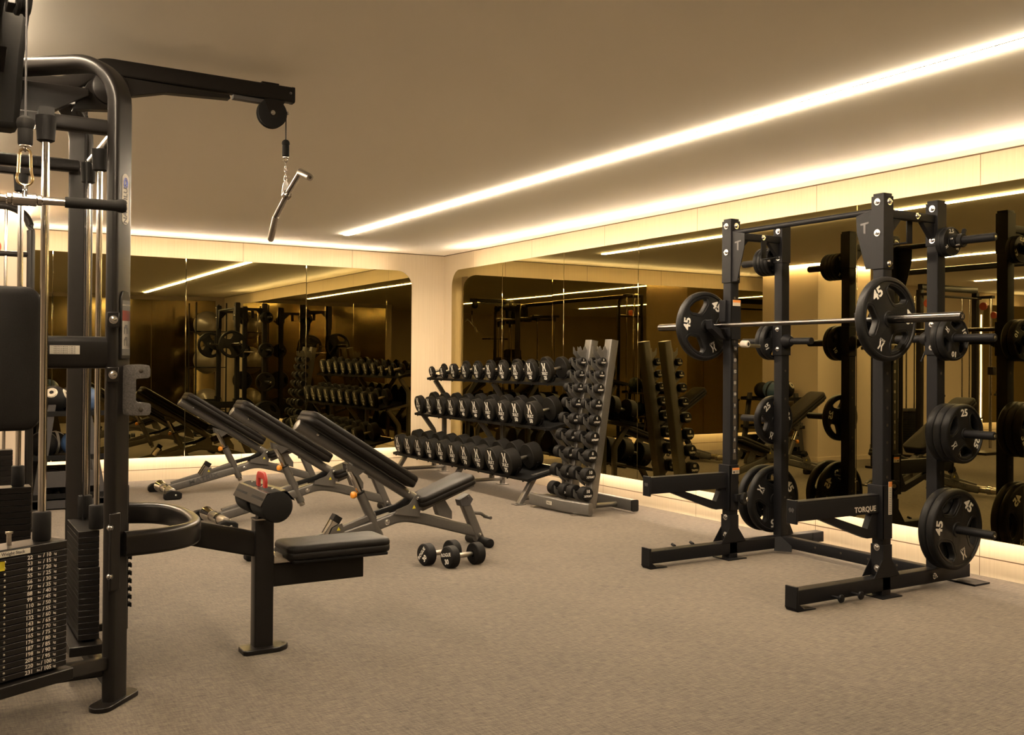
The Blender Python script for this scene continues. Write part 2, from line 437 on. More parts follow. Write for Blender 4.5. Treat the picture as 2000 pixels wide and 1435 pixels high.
# ================================================================== ADJUSTABLE BENCHES
def warn_tri(mb, pos, n, s, up=V((0, 0, 1))):
    mb.poly([(-.5, -.4), (.5, -.4), (0, .5)], pos, n, s, up)
def pad_geo(L, W, T, taper=0., corner=.05, n=6, bulge=.006):
    """upholstered pad centred on origin: length X, width Y, thickness Z, rounded corners and edges"""
    mb = MB(); loops = []
    def outline(g):
        pts = []
        for sx, sy, a0 in ((1, 1, 0), (-1, 1, 90), (-1, -1, 180), (1, -1, 270)):
            r = corner
            for k in range(n+1):
                a = math.radians(a0+90*k/n)
                x = sx*(L/2-r)+math.cos(a)*(r-g); y = sy*(W/2-r)+math.sin(a)*(r-g)
                y *= 1-taper*(.5-x/L)
                pts.append((x, y))
        return pts
    e = min(.018, T*.35)
    levels = [(-T/2, .012), (-T/2+.004, .003), (-T/2+.012, 0), (-.004, 0), (0, .0035), (.004, 0), (T/2-e, 0), (T/2-e*.35, .005), (T/2-e*.08, .014), (T/2, .03)]
    vs = []; k = 4*(n+1)
    for z, g in levels: vs += [(x, y, z) for x, y in outline(g)]
    vs += [(x*.6, y*.6, T/2+bulge) for x, y in outline(.03)]
    fs = []
    nl = len(levels)+1
    for i in range(nl-1):
        for q in range(k): fs.append((i*k+q, i*k+(q+1) % k, (i+1)*k+(q+1) % k, (i+1)*k+q))
    fs += [tuple(reversed(range(k))), tuple((nl-1)*k+q for q in range(k))]
    return vs, fs
def frame_mx(o, x, z):
    """local X -> x, local Z -> z"""
    x = V(x).normalized(); z = V(z); z = (z-x*z.dot(x)).normalized(); y = z.cross(x)
    m = Matrix.Identity(4)
    for i in range(3): m[i][0] = x[i]; m[i][1] = y[i]; m[i][2] = z[i]; m[i][3] = o[i]
    return m

def make_bench(label):
    t = thing('adjustable_bench', label, 'bench', group='adjustable benches in a row')
    B = lambda: MB()
    # main beam: rises from the transport wheels, arches under the hinge, falls to the rear leg
    bp = fillet([(.03, 0, .068), (.72, 0, .225), (.90, 0, .273), (1.08, 0, .232), (1.505, 0, .106)], .35, 8)
    m = B().rect(bp, .055, .078, .014)
    beam = m.build('main_beam', 'grey', t)
    tx = B(); d = V((.69, 0, .157)).normalized(); n = V((0, -1, 0)); upv = V((-d.z, 0, d.x))
    tx.text('MATRIX', V((.37, -.0283, .148)), n, .062, upv, .015, 1.35)
    tx.build('brand_lettering', 'darkgrey', beam)
    b2 = B(); hexbolt(b2, (.781, -.028, .238), (0, -1, 0), .014, .006); b2.build('bolt', 'bolt', beam)
    # upper rail: from the wheels to the hinge plates, with rack plate
    m = B().rect([(.06, .0, .112), (.42, 0, .205), (.70, 0, .292)], .04, .045, .008)
    m.build('ladder_rail', 'grey', t)
    m = B().rect(fillet([(.68, 0, .295), (.86, 0, .335), (.96, 0, .385)], .08), .03, .035, .006); m.build('link_arm', 'black', t)
    for s in (-1, 1):
        m = B(); y = s*.047
        pts = [(.83, y, .290), (.84, y, .318), (.94, y, .350), (.985, y, .405), (1.005, y, .416), (1.03, y, .402), (1.037, y, .36), (1.022, y, .255), (.90, y, .275)]
        m.prism(pts, (0, -.003, 0), (0, .003, 0)); pl = m.build('hinge_plate', 'grey', t, bevel=.0015)
        if s < 0:
            m = B(); warn_tri(m, (.978, -.0505, .329), (0, -1, 0), .028); m.build('warning_sticker', 'yellow', pl)
        m = B(); hexbolt(m, (1.01, y+s*.003, .385), (0, s, 0), .012, .006); m.build('bolt', 'bolt', pl)
    # tilted stop post with black cap
    a = V((.345, 0, .185)); b = V((.40, 0, .27)); dd = (b-a).normalized()
    pm = B().rect([a, b], .06, .05, .005, up=V((0, 1, 0))).build('stop_post', 'chrome', t)
    B().rect([b, b+dd*.045], .058, .062, .004, up=V((0, 1, 0))).build('post_cap', 'rubber', pm)
    m = B(); m.prism([(.34, -.036, .165), (.375, -.036, .235), (.44, -.036, .262), (.46, -.036, .205)], (0, -.003, 0), (0, .003, 0))
    sl = m.build('stop_bracket', 'grey', t)
    m = B(); warn_tri(m, (.416, -.0395, .226), (0, -1, 0), .026); m.build('warning_sticker', 'yellow', sl)
    # telescoping strut
    a = V((.735, 0, .142)); k = V((.588, 0, .45)); p = V((.503, 0, .622)); u = (p-a).normalized()
    m = B().tube([a, k], .032, 20); st = m.build('strut_sleeve', 'grey', t)
    B().cyl(a-u*.035, a+u*.01, .024, 20, .003).build('strut_end', 'chrome', st)
    B().cyl(k-u*.006, k+u*.006, .0335, 20, .002).build('collar', 'rubber', st)
    B().tube([k, p], .022, 18).build('strut_rod', 'chrome', t)
    m = B(); q = V((.573, 0, .435)); dq = V((-.85, -.3, .1)).normalized()
    m.lathe([(0, 0), (0, .009), (.028, .009), (.028, .021), (.036, .024), (.05, .023), (.056, .016), (.058, 0)], q-dq*.0, dq, 20)
    m.build('pull_knob', 'orange', t)
    # backrest
    a = V((.135, 0, .922)); b = V((1.0, 0, .385)); u = (b-a).normalized(); nrm = V((-u.z, 0, u.x))
    if nrm.z < 0: nrm = -nrm
    m = B().tube([a, b], .036, 20); bf = m.build('backrest_tube', 'grey', t)
    B().cyl(a-u*.004, a+u*.006, .0375, 20, .002).build('tube_cap', 'rackgrey', bf)
    m = B()
    for s in (-1, 1):
        y = s*.032
        m.prism([V((.47, y, .655)), V((.61, y, .60)), V((.545, y, .56)), V((.515, y, .598)), V((.48, y, .60))], (0, -.003, 0), (0, .003, 0))
        hexbolt(m, (.501, y+s*.003, .622), (0, s, 0), .010, .006)
    m.build('strut_bracket', 'grey', bf)
    for s in (.14, .93):
        c = a+(b-a)*s+nrm*.012
        B().cyl(c+V((0, -.034, 0)), c+V((0, -.043, 0)), .010, 12, .002).build('bolt', 'bolt', bf)
    L = .92; c = V((.565, 0, .69)); c = a+u*.472+nrm*.081
    vs, fs = pad_geo(L, .27, .082, .0, .055)
    m = B().add(vs, fs, frame_mx(c, -u, nrm)); m.build('backrest_pad', 'vinyl2', t, smooth=50)
    # seat
    a = V((1.0, 0, .325)); b = V((1.445, 0, .478)); u = (b-a).normalized(); nrm = V((-u.z, 0, u.x))
    c = V((1.228, 0, .430)); vs, fs = pad_geo(.46, .27, .072, .18, .05)
    B().add(vs, fs, frame_mx(c, u, nrm)).build('seat_pad', 'vinyl2', t, smooth=50)
    m = B().rect([c-u*.20-nrm*.058, c+u*.25-nrm*.058], .05, .045, .006)
    m.prism([V((1.16, 0, .33)), V((1.24, 0, .36)), V((1.30, 0, .27)), V((1.30, 0, .215)), V((1.19, 0, .25))], (0, -.028, 0), (0, .028, 0))
    m.build('seat_frame', 'grey', t, bevel=.002)
    m = B(); m.prism([V((1.36, 0, .345)), V((1.44, 0, .385)), V((1.475, 0, .345)), V((1.445, 0, .30)), V((1.375, 0, .30))], (0, -.034, 0), (0, .034, 0))
    m.cyl((1.435, -.04, .36), (1.435, .04, .36), .012, 14)
    m.build('seat_latch', 'darkgrey', t, bevel=.002)
    # rear leg with grab handle and rubber foot
    m = B().rect([(1.415, 0, .33), (1.548, 0, .045)], .07, .06, .012, up=V((0, 1, 0)))
    m.build('rear_leg', 'grey', t)
    m = B().tube(fillet([(1.45, 0, .247), (1.56, 0, .232), (1.60, 0, .207), (1.635, 0, .196)], .05), .013, 12)
    m.tube([(1.62, -.045, .198), (1.62, .045, .198)], .012, 12)
    m.build('grab_handle', 'grey', t)
    m = B(); hexbolt(m, (1.53, -.036, .085), (0, -1, 0), .009); m.build('bolt', 'bolt', t)
    m = B()
    m.cyl((1.55, -.15, .034), (1.55, .15, .034), .034, 20, .006)
    m.build('rubber_foot', 'rubber', t)
    # wheel end
    m = B().cyl((.0, -.30, .072), (.0, .30, .072), .036, 20, .004)
    m.build('axle_tube', 'steel', t)
    m = B()
    m.lathe([(0, .036), (0, .046), (.10, .050), (.17, .058), (.17, .04)], (.0, .04, .074), (0, 1, 0), 24)
    m.build('axle_cover', 'chrome', t)
    m = MB(); m.lathe([(0, .036), (0, .043), (.05, .045), (.06, .036)], (.0, -.16, .072), (0, 1, 0), 24)
    m.build('axle_cover', 'chrome', t)
    for s in (-1, 1):
        y = s*.335; m = B()
        pts = [(-.09, y, .02), (-.075, y, .004), (.06, y, .004), (.078, y, .014), (.08, y, .06), (.055, y, .078), (-.02, y, .092), (-.06, y, .082), (-.088, y, .055)]
        m.prism(pts, (0, -.028, 0), (0, .028, 0)); ft = m.build('end_foot', 'rubber', t, bevel=.008)
        m = B(); hexbolt(m, (.02, y+s*.028, .045), (0, s, 0), .007, .003); m.build('bolt', 'bolt', ft)
    return t
bench0 = make_bench('grey adjustable bench nearest the far back mirror, brand name visible on its beam')
bench0.location = (-3.739, -1.345, 0); bench0.rotation_euler = (0, 0, .022)
dup(bench0, (-3.765, -3.356, 0), (0, 0, .048), 'middle one of the three grey adjustable benches, between the other two')
dup(bench0, (-3.844, -5.218, 0), (0, 0, .064), 'grey adjustable bench closest to the viewer, two dumbbells lying near its leg')

# ================================================================== DUMBBELLS
def head_prof(L, r, b=.010):
    return [(0, 0), (0, r*.86), (.0015, r*.90), (.004, r-b*.45), (b, r), (L-b*.6, r), (L-.001, r-b*.5), (L, r*.7), (L, .02)]
def x_logo(mb, pos, n, s, up=V((0, 0, 1))):
    # two back-to-back strokes pinched at the waist
    for k in (-1, 1):
        pts = [(.50, .62), (.26, .62), (.10, .12), (.05, .10), (.05, -.10), (.10, -.12), (.26, -.62), (.50, -.62), (.30, -.05), (.30, .05)]
        mb.poly([(k*x, y) for x, y in (pts if k > 0 else pts[::-1])], pos, n, s, up)
def make_dumbbell(name, wt, r, L, handle, brand, label, group, urethane='urethane', style='x'):
    """axis along local Y, numbered face towards -Y, centre of mass at origin"""
    t = thing(name, label, 'dumbbell', group=group)
    h = handle/2
    for s in (-1, 1):
        m = MB(); m.lathe(head_prof(L, r), (0, s*(h+L), 0), (0, -s, 0), 36)
        hd = m.build('head', urethane, t, smooth=30)
        if s < 0:
            m = MB(); f = V((0, -(h+L)-.0004, 0)); n = V((0, -1, 0))
            if style == 'x':
                x_logo(m, f+V((0, 0, r*.42)), n, r*.62)
                m.text(brand, f+V((0, 0, -r*.18)), n, r*.36, bold=.03, sx=1.05)
                m.text(str(wt), f+V((0, 0, -r*.58)), n, r*.46, bold=.03, sx=1.1)
            elif style == 'neo':
                m.text(str(wt), f+V((0, 0, r*.36)), n, r*.62, bold=.03); m.text(brand, f+V((0, 0, -r*.30)), n, r*.42, bold=.03)
            else:
                m.text(brand, f+V((0, 0, r*.20)), n, r*.44, bold=.02); m.text(str(wt), f+V((0, 0, -r*.42)), n, r*.62, bold=.03)
            m.build('face_print', 'white', hd)
    m = MB(); hr = .0165 if style != 'neo' else .012
    m.lathe([(0, hr*.9), (handle*.25, hr), (handle*.5, hr*1.08), (handle*.75, hr), (handle, hr*.9)], (0, -h, 0), (0, 1, 0), 20)
    m.build('handle', 'steel' if style != 'neo' else 'rubber', t)
    return t

# ---- three-tier rack along the right mirror
rk = thing('dumbbell_rack', 'three-tier grey dumbbell rack in the corner in front of the right mirror', 'rack', (-.65, -2.1, 0))
O = rk.location
TILT = math.radians(12); ct, st_ = math.cos(TILT), math.sin(TILT)
for y in (-.69, -2.1, -3.52):
    m = MB()
    m.rect(fillet([(-.985, y, .0), (-.815, y, .262)], .01), .05, .055, .010, up=V((0, 1, 0)))
    m.rect([(-.945, y, .062), (-.335, y, .062)], .05, .038, .008)
    m.rect(fillet([(-.47, y, .06), (-.47, y, .50), (-.625, y, .70)], .12), .05, .045, .010, up=V((0, 1, 0)))
    m.rect(fillet([(-.335, y, .0), (-.335, y, .93), (-.46, y, 1.105)], .12), .05, .05, .010, up=V((0, 1, 0)))
    m.rect([(-.815, y, .262), (-.47, y, .335)], .05, .03, .006); m.rect([(-.625, y, .70), (-.335, y, .765)], .05, .03, .006)
    fr = m.build('side_frame', 'rackgrey', rk, O)
    m = MB(); m.box((-.99, y, .004), (.11, .09, .008)); m.box((-.335, y, .004), (.10, .11, .008)); m.build('foot_plate', 'rackgrey', fr, O, bevel=.002)
tiers = [  # x of numbered face, tray height there, tray depth, first y, step, weights, tray y range
    (-.55, 1.135, .30, -.785, .2800, [5, 5, 10, 10, 15, 15, 20, 20, 25, 25], (-.60, -3.66)),
    (-.76, .718, .34, -.885, .2775, [30, 30, 35, 35, 40, 40, 45, 45, 50, 50], (-.70, -3.66)),
    (-1.00, .252, .40, -.853, .2745, [55, 55, 60, 60, 65, 65, 70, 70, 75, 75], (-.62, -3.66))]
DB = {5: (.068, .034, .135), 10: (.086, .040, .135), 15: (.091, .045, .135), 20: (.095, .050, .135), 25: (.107, .057, .135),
      30: (.104, .068, .130), 35: (.107, .073, .130), 40: (.110, .078, .130), 45: (.113, .083, .130), 50: (.117, .089, .130),
      55: (.111, .100, .130), 60: (.113, .105, .130), 65: (.116, .110, .130), 70: (.119, .116, .130), 75: (.122, .120, .130)}
protos = {}
tname = ['top', 'middle', 'bottom']
for ti, (xf, z0, dep, y0, step, wts, (ya, yb)) in enumerate(tiers):
    e = V((ct, 0, st_)); n = V((-st_, 0, ct)); base = V((xf, 0, z0))
    m = MB()
    def TB(u0, u1, v0, v1, w0, w1):
        mx = Matrix(((e.x, 0, n.x, base.x), (0, 1, 0, 0), (e.z, 0, n.z, base.z), (0, 0, 0, 1)))
        m.bx(u0, u1, v0, v1, w0, w1, mx=mx)
    TB(.02, dep, yb, ya, -.022, -.016); TB(.02, .026, yb, ya, -.03, -.004); TB(dep-.006, dep, yb, ya, -.022, .012)
    TB(.02, dep, yb-.003, yb+.003, -.03, -.003); TB(.02, dep, ya-.003, ya+.003, -.03, -.003)
    tray = m.build('tray', 'black', rk, O)
    m = MB()
    for k in range(11):
        yy = ya+(yb-ya)*(k+.3)/10.6; p = base+e*.02-n*.022; m.cyl((p.x-.006, yy, p.z-.008), (p.x+.004, yy, p.z-.008), .008, 10)
    m.build('bolt', 'black', tray, O)
    for k, wt in enumerate(wts):
        r, L, hd = DB[wt]; y = y0-step*k; side = 'left' if k % 2 == 0 else 'right'
        # rubber saddle under each head pair
        for q in (L*.5+.015, L*1.5+hd-.015):
            m = MB(); c0 = base+e*q+n*(r+.002); pts = []
            for a in range(205, 336, 13): pts.append(V((0, math.cos(math.radians(a))*(r+.003), math.sin(math.radians(a))*(r+.003))))
            for a in range(335, 204, -13): pts.append(V((0, math.cos(math.radians(a))*(r+.013), max(math.sin(math.radians(a))*(r+.013), -(r+.016)))))
            mx = Matrix(((e.x, 0, n.x, c0.x), (0, 1, 0, y), (e.z, 0, n.z, c0.z), (0, 0, 0, 1)))
            m.prism(pts, (-.012, 0, 0), (.012, 0, 0), mx)
            sd = m.build('saddle', 'rubber', rk, O)
        if wt not in protos:
            protos[wt] = make_dumbbell('dumbbell', wt, r, L, hd, 'XULT', '', 'numbered black dumbbells on the three-tier rack'); ob = protos[wt]
        else: ob = dup(protos[wt], (0, 0, 0))
        # numbered face towards -x, leaning down to the front
        xax = V((0, -1, 0)); yax = e; zax = n
        R = Matrix((xax, yax, zax)).transposed()
        ob.rotation_euler = R.to_euler()
        ob.location = base+e*(L+hd/2)+n*(r+.0035)+V((0, y, 0))
        ob['label'] = f'{side} one of the two {wt} pound dumbbells on the {tname[ti]} tier of the long rack'

# ---- pyramid stand with small round dumbbells
pr = thing('dumbbell_stand', 'upright grey stand holding small round dumbbells beside the long rack', 'rack', (-.6, -4.05, 0)); O = pr.location
m = MB(); m.rect([(-.93, -3.66, .075), (-.94, -3.78, .075), (-.905, -4.15, .068), (-.82, -4.44, .062)], .06, .105, .012)
fb = m.build('front_foot_bar', 'rackgrey', pr, O)
m = MB(); m.box((-.875, -4.30, .006), (.10, .05, .012)); m.box((-.93, -3.72, .006), (.08, .05, .012)); m.build('foot_pad', 'steel', fb, O)
m = MB(); dv = V((.25, -.97, 0)); nn = V((-.97, -.12, 0)).normalized()
m.box((0, 0, 0), (.075, .004, .03), mx=face_mx((-.956, -3.99, .075), (-1, -.07, 0), (0, 1, 0)) @ Matrix.Rotation(PI/2, 4, 'Z') @ Matrix.Rotation(PI/2, 4, 'X'))
m.build('name_badge', 'cream', fb, O)
m = MB(); m.text('XULT', (-.9595, -3.99, .075), (-1, -.07, 0), .022, bold=.03); m.build('badge_lettering', 'black', fb, O)
m = MB().rect([(-.36, -3.66, .07), (-.36, -4.46, .07)], .07, .10, .014); rb = m.build('rear_foot_bar', 'rackgrey', pr, O)
MB().rect([(-.36, -4.46, .07), (-.36, -4.475, .07)], .074, .104, .014).build('end_cap', 'black', rb, O)
m = MB(); m.tube([(-.88, -4.24, .06), (-.36, -4.24, .06)], .022, 16); m.tube([(-.90, -3.93, .06), (-.36, -3.93, .06)], .022, 16); m.build('cross_tube', 'rackgrey', pr, O)
neo = [(10, .062), (10, .062), (8, .057), (8, .056), (6, .052), (4, .047), (4, .045), (2, .038), (2, .037)]
zl = [.185, .350, .515, .672, .825, .968, 1.105, 1.230, 1.345]
lean = lambda z: -.800+.185*(z-.185)/1.16
words = ['lowest', 'second lowest', 'third from the bottom', 'fourth from the bottom', 'middle', 'fourth from the top', 'third from the top', 'second from the top', 'highest']
for ci, yc in enumerate((-4.24, -3.93)):
    side = 'right' if ci == 0 else 'left'
    m = MB(); m.rect([(lean(.05)+.105, yc-.035, .05), (lean(1.54)+.105, yc-.035, 1.54)], .085, .10, .012)
    post = m.build('leaning_post', 'rackgrey', pr, O)
    for k in range(10):
        z = zl[k] if k < 9 else 1.452; r = neo[k][1] if k < 9 else .036
        x = lean(z)
        for dy in (-.036, .036):
            m = MB(); pts = []
            hr = .013 if k < 9 else .013
            cxx = x
            for a in range(170, 371, 20): pts.append(V((cxx+math.cos(math.radians(a))*.026, 0, z+.014+math.sin(math.radians(a))*.026)))
            pts += [V((cxx+.040, 0, z+.036)), V((cxx+.066, 0, z-.01)), V((cxx+.060, 0, z-.115)), V((cxx+.012, 0, z-.085)), V((cxx-.038, 0, z-.035)), V((cxx-.040, 0, z+.030))]
            m.prism(pts, (0, yc+dy-.0035, 0), (0, yc+dy+.0035, 0)); hk = m.build('hook_plate', 'rackgrey', post, O)
    for k, (wt, r) in enumerate(neo):
        key = ('neo', k)
        if key not in protos:
            protos[key] = make_dumbbell('small_dumbbell', wt, r, r*1.35, .10, 'XPRMT', '', 'small round dumbbells on the upright stand', 'rubber', 'neo'); ob = protos[key]
        else: ob = dup(protos[key], (0, 0, 0))
        ob.location = (lean(zl[k]), yc, zl[k]+.002); ob.rotation_euler = (0, 0, 0)
        ob['label'] = f'{words[k]} small dumbbell in the {side} column of the upright stand, marked {wt}'

# ---- two dumbbells on the carpet
d0 = make_dumbbell('floor_dumbbell', 30, .072, .066, .145, 'ROGUE', 'round-headed dumbbell on the carpet, the one farther from the viewer, left of its twin', 'pair of dumbbells on the carpet', 'rubber', 'rogue')
def lay(o, a, b, roll):
    a, b = V(a), V(b); y = (b-a).normalized(); z = V((0, 0, 1)); x = y.cross(z)
    R = Matrix((x, y, z)).transposed().to_4x4() @ Matrix.Rotation(roll, 4, 'Y')
    o.rotation_euler = R.to_euler(); o.location = (a+b)/2
lay(d0, (-2.965, -5.585, .073), (-2.725, -5.545, .073), math.radians(-50))
d1 = dup(d0, (0, 0, 0), None, 'round-headed dumbbell on the carpet closest to the viewer, its 30 facing forward')
lay(d1, (-2.868, -5.735, .073), (-2.628, -5.700, .073), math.radians(-12))

# ================================================================== HALF RACK
RX0, RX1, RY0, RY1 = -1.014, -.525, -7.62, -6.365      # front/rear posts, near/far side
rack = thing('power_rack', 'black half rack with long safety arms standing against the right mirror', 'rack', (-.9, -6.99, 0)); O = rack.location
PW = .076
def rpart(name, mb, m='rackblack', parent=None, bevel=.002): return mb.build(name, m, parent or rack, O, bevel=bevel)
def silver_bolt(parent, c, n, r=.0135):
    m = MB(); m.lathe([(0, 0), (0, r*1.55), (.003, r*1.55), (.003, r), (.010, r*.95), (.012, r*.7), (.012, r*.45), (.020, r*.45), (.020, 0)], c, n, 14)
    return m.build('bolt', 'bolt', parent, O, smooth=30)
for sy, yc in ((-1, RY0), (1, RY1)):          # sy: outward side
    # feet beam running out from the wall
    m = MB(); m.rect([(-1.735, yc, .075), (-.24, yc, .075)], PW, .082, .006); bb = rpart('base_beam', m, bevel=0)
    if sy > 0: rpart('base_extension', MB().rect([(-.24, yc, .078), (-.13, yc, .078)], PW+.004, .075, .006), parent=bb, bevel=0)
    m = MB(); w = PW/2+.004                   # folded end plate with a lip on the carpet
    m.bx(-1.75, -1.735, yc-w, yc+w, .02, .135)
    pts = [(-1.75, yc-w, .02), (-1.735, yc-w, .045), (-1.69, yc-w, .012), (-1.60, yc-w, .006), (-1.60, yc-w, .0), (-1.74, yc-w, .0)]
    m.prism(pts, (0, 0, 0), (0, 2*w, 0)); rpart('foot_plate', m, parent=bb)
    m = MB(); pts = [(-.30, yc-.09*1, .006), (-.30, yc+.09, .006), (-.19, yc+.09, .006), (-.19, yc-.09, .006)]
    m.box((-.25, yc-.02, .006), (.15, .22, .012)); rpart('foot_plate', m, parent=bb)
    for k, x in enumerate((-1.52, -1.36)):      # band pegs under the near beam
        if sy < 0:
            m = MB(); m.cyl((x+.05, yc-.038, .055), (x+.05, yc-.10, .055), .008, 12)
            m.lathe([(0, 0), (0, .02), (.008, .024), (.014, .02), (.016, 0)], (x+.05, yc-.095, .055), (0, -1, 0), 18); rpart('band_peg', m, parent=bb, bevel=0)
        else:
            m = MB(); m.cyl((x+.05, yc+.038, .115), (x+.05, yc+.07, .125), .01, 12, .002); rpart('band_peg', m, parent=bb, bevel=0)
    for xi, (xc, zt) in enumerate(((RX0, 2.335), (RX1, 2.335))):
        z0 = .0 if xi == 0 else .115
        m = MB(); m.rect([(xc, yc, z0), (xc, yc, zt)], PW, PW, .006, up=V((0, 1, 0)))
        post = rpart('upright', m, bevel=0)
        # adjustment holes on the faces towards the viewer, seen as dark discs
        mh = MB(); z = .19
        while z < 1.85:
            if xi == 0: mh.cyl((xc, yc-PW/2-.0003, z), (xc, yc-PW/2-.0009, z), .009, 10)
            elif z > .2 and int(z*100) % 3 == 0: mh.cyl((xc, yc-PW/2-.0003, z), (xc, yc-PW/2-.0009, z), .009, 10)
            z += .10
        hr_ = mh.build('hole_row', 'dark_reveal', post, O); hr_['kind'] = 'stuff'
        if xi == 0:
            m = MB(); m.box((xc, yc, .004), (.17, .16, .008)); fp = rpart('floor_plate', m, parent=post)
            # lower gusset sleeve
            m = MB()
            for s2 in (-1, 1):
                pts = [(xc-PW/2-.001, yc+s2*.041, .30), (xc+PW/2+.001, yc+s2*.041, .30), (xc+PW/2+.002, yc+s2*.041, .21), (xc+.11, yc+s2*.041, .115), (xc-.115, yc+s2*.041, .115), (xc-PW/2-.002, yc+s2*.041, .22)]
                m.prism(pts, (0, -.003, 0), (0, .003, 0))
            m.bx(xc-PW/2-.006, xc-PW/2, yc-.041, yc+.041, .12, .30); gs = rpart('gusset', m, parent=post)
            silver_bolt(gs, (xc-PW/2-.006, yc-.005, .285), (-1, 0, 0)); silver_bolt(gs, (xc-PW/2-.012, yc-.012, .165), (-1, 0, 0))
            if sy < 0 or True:
                # laser-cut pull-up bar gusset
                m = MB(); yi = -sy*(PW/2)
                pts = [(xc-.03, yc+yi, 2.25), (xc-.03, yc+yi-sy*.125, 2.22), (xc-.03, yc+yi-sy*.12, 2.12), (xc-.03, yc+yi-sy*.055, 1.90), (xc-.03, yc+yi, 1.90)]
                m.prism(pts, (-.003, 0, 0), (.003, 0, 0)); gp = rpart('bar_gusset', m, parent=post)
                m = MB(); cy = yc+yi-sy*.062
                m.poly([(-.42, .38), (.42, .48), (.42, .34), (.1, .28), (.1, -.5), (-.1, -.46), (-.1, .24), (-.42, .24)], (xc-.034, cy, 2.145), (-1, 0, 0), .07)
                m.build('cut_logo', 'darkgrey', gp, O)
            m = MB(); m.bx(xc-PW/2-.0065, xc+PW/2+.004, yc-PW/2-.0055, yc+PW/2+.0055, 1.895, 2.32); sl = rpart('top_sleeve', m, parent=post)
            for z in (2.285, 2.105): silver_bolt(sl, (xc-PW/2-.0065, yc+.0, z), (-1, 0, 0))
            for z in (2.285, 1.925): silver_bolt(sl, (xc+.005, yc-PW/2-.0055, z), (0, -1, 0))
        else:
            m = MB(); m.bx(xc-PW/2-.0055, xc+PW/2+.004, yc-PW/2-.0045, yc+PW/2+.0045, 2.06, 2.32); sl = rpart('top_sleeve', m, parent=post)
            for z in (2.285, 2.095): silver_bolt(sl, (xc-PW/2-.0055, yc-.005, z), (-1, 0, 0))
            m = MB(); m.prism([(xc+PW/2, yc, .26), (xc+PW/2+.07, yc, .12), (xc+PW/2, yc, .12)], (0, -.02, 0), (0, .02, 0)); rpart('gusset', m, parent=post)
            # bracket plate round the post with a short inward peg
            m = MB(); yi = yc-sy*(PW/2)
            m.bx(xc-PW/2-.008, xc+PW/2+.008, yc-PW/2-.006, yc+PW/2+.006, 1.40, 1.62)
            bp_ = rpart('peg_bracket', m, parent=post)
            for z in (1.585, 1.445): silver_bolt(bp_, (xc-PW/2-.008, yc-.004, z), (-1, 0, 0), .011)
            m = MB(); pts = [(xc-.045, yi-sy*.006, 1.58), (xc+.045, yi-sy*.006, 1.58), (xc+.02, yi-sy*.05, 1.51), (xc-.02, yi-sy*.05, 1.51)]
            m.lathe([(0, .052), (.02, .052), (.06, .03), (.06, .024), (.24, .024), (.24, 0)], (xc, yi, 1.50), (0, -sy, 0), 24); m.build('storage_peg', 'rackblack', bp_, O)
            if sy < 0:
                m = MB(); m.tube(fillet([(xc-.02, yi+.012, 1.44), (xc-.03, yi+.04, 1.36), (xc-.06, yi+.02, 1.365)], .01), .006, 8); m.build('hook', 'black', bp_, O)
    # top cross member front-to-rear with a bolt and dropped bracket
    m = MB(); m.rect([(RX0+PW/2, yc, 2.222), (RX1-PW/2, yc, 2.222)], .05, .05, .006); tb = rpart('top_beam', m, bevel=0)
    for xa, xb in ((RX0+PW/2, RX0+.15), (RX1-PW/2, RX1-.15)):
        m = MB(); m.prism([(xa, yc, 2.197), (xb, yc, 2.197), (xa, yc, 2.08)], (0, -.016, 0), (0, .016, 0)); rpart('corner_brace', m, parent=tb)
    silver_bolt(tb, (-.735, yc-.025, 2.226), (0, -1, 0), .012)
    m = MB(); yi = yc-sy*.03
    m.rect([(-.735, yi-sy*.0, 2.20), (-.735, yi, 2.07)], .05, .008, .002, up=V((0, 1, 0)))
    m.rect([(-.735, yi, 2.072), (-.735, yi-sy*.14, 2.072)], .05, .008, .002); rpart('drop_bracket', m, parent=tb, bevel=.001)
    # weight storage pegs on the rear post, pointing outwards
    for z in (.365, .935, 1.50, 2.08):
        m = MB(); r = .0245
        m.lathe([(0, .032), (.012, .032), (.012, r), (.345, r), (.351, r-.004), (.351, .010), (.347, .010), (.347, 0)], (RX1, yc+sy*PW/2, z), (0, sy, 0), 28); pg = m.build('plate_peg', 'rackblack', rack, O)
        m = MB(); m.lathe([(0, .010), (.004, .010), (.006, .006), (.006, 0)], (RX1, yc+sy*(PW/2+.347), z), (0, sy, 0), 12); m.build('peg_bolt', 'bolt', pg, O)
# cross members
m = MB(); m.rect([(RX1, RY0+PW/2, .078), (RX1, RY1-PW/2, .078)], .06, .076, .006); cm = rpart('rear_cross_beam', m, bevel=0)
for sy, yc in ((-1, RY0), (1, RY1)):
    m = MB(); yi = yc-sy*PW/2
    m.prism([(RX1-.035, yi, .115), (RX1-.10, yi, .115), (RX1-.10, yi, .02), (RX1-.035, yi-sy*.10, .02), (RX1-.035, yi-sy*.10, .06)], (0, 0, -.0), (.0, sy*.004, 0))
    rpart('corner_plate', m, parent=cm)
    silver_bolt(cm, (RX1-.035, yi-sy*.03, .075) if sy > 0 else (RX1-.06, yc-PW/2-.001, .075), (-1, 0, 0) if sy > 0 else (0, -1, 0), .012)
m = MB()
for k in range(4): m.cyl((RX1-.0305, RY0+.25+.22*k, .085), (RX1-.0312, RY0+.25+.22*k, .085), .008, 10)
m.build('hole_row', 'dark_reveal', cm, O)
m = MB(); m.tube([(RX0-.01, RY0+PW/2, 2.238), (RX0-.01, RY1-PW/2, 2.238)], .018, 18); rpart('pull_up_bar', m, bevel=0)
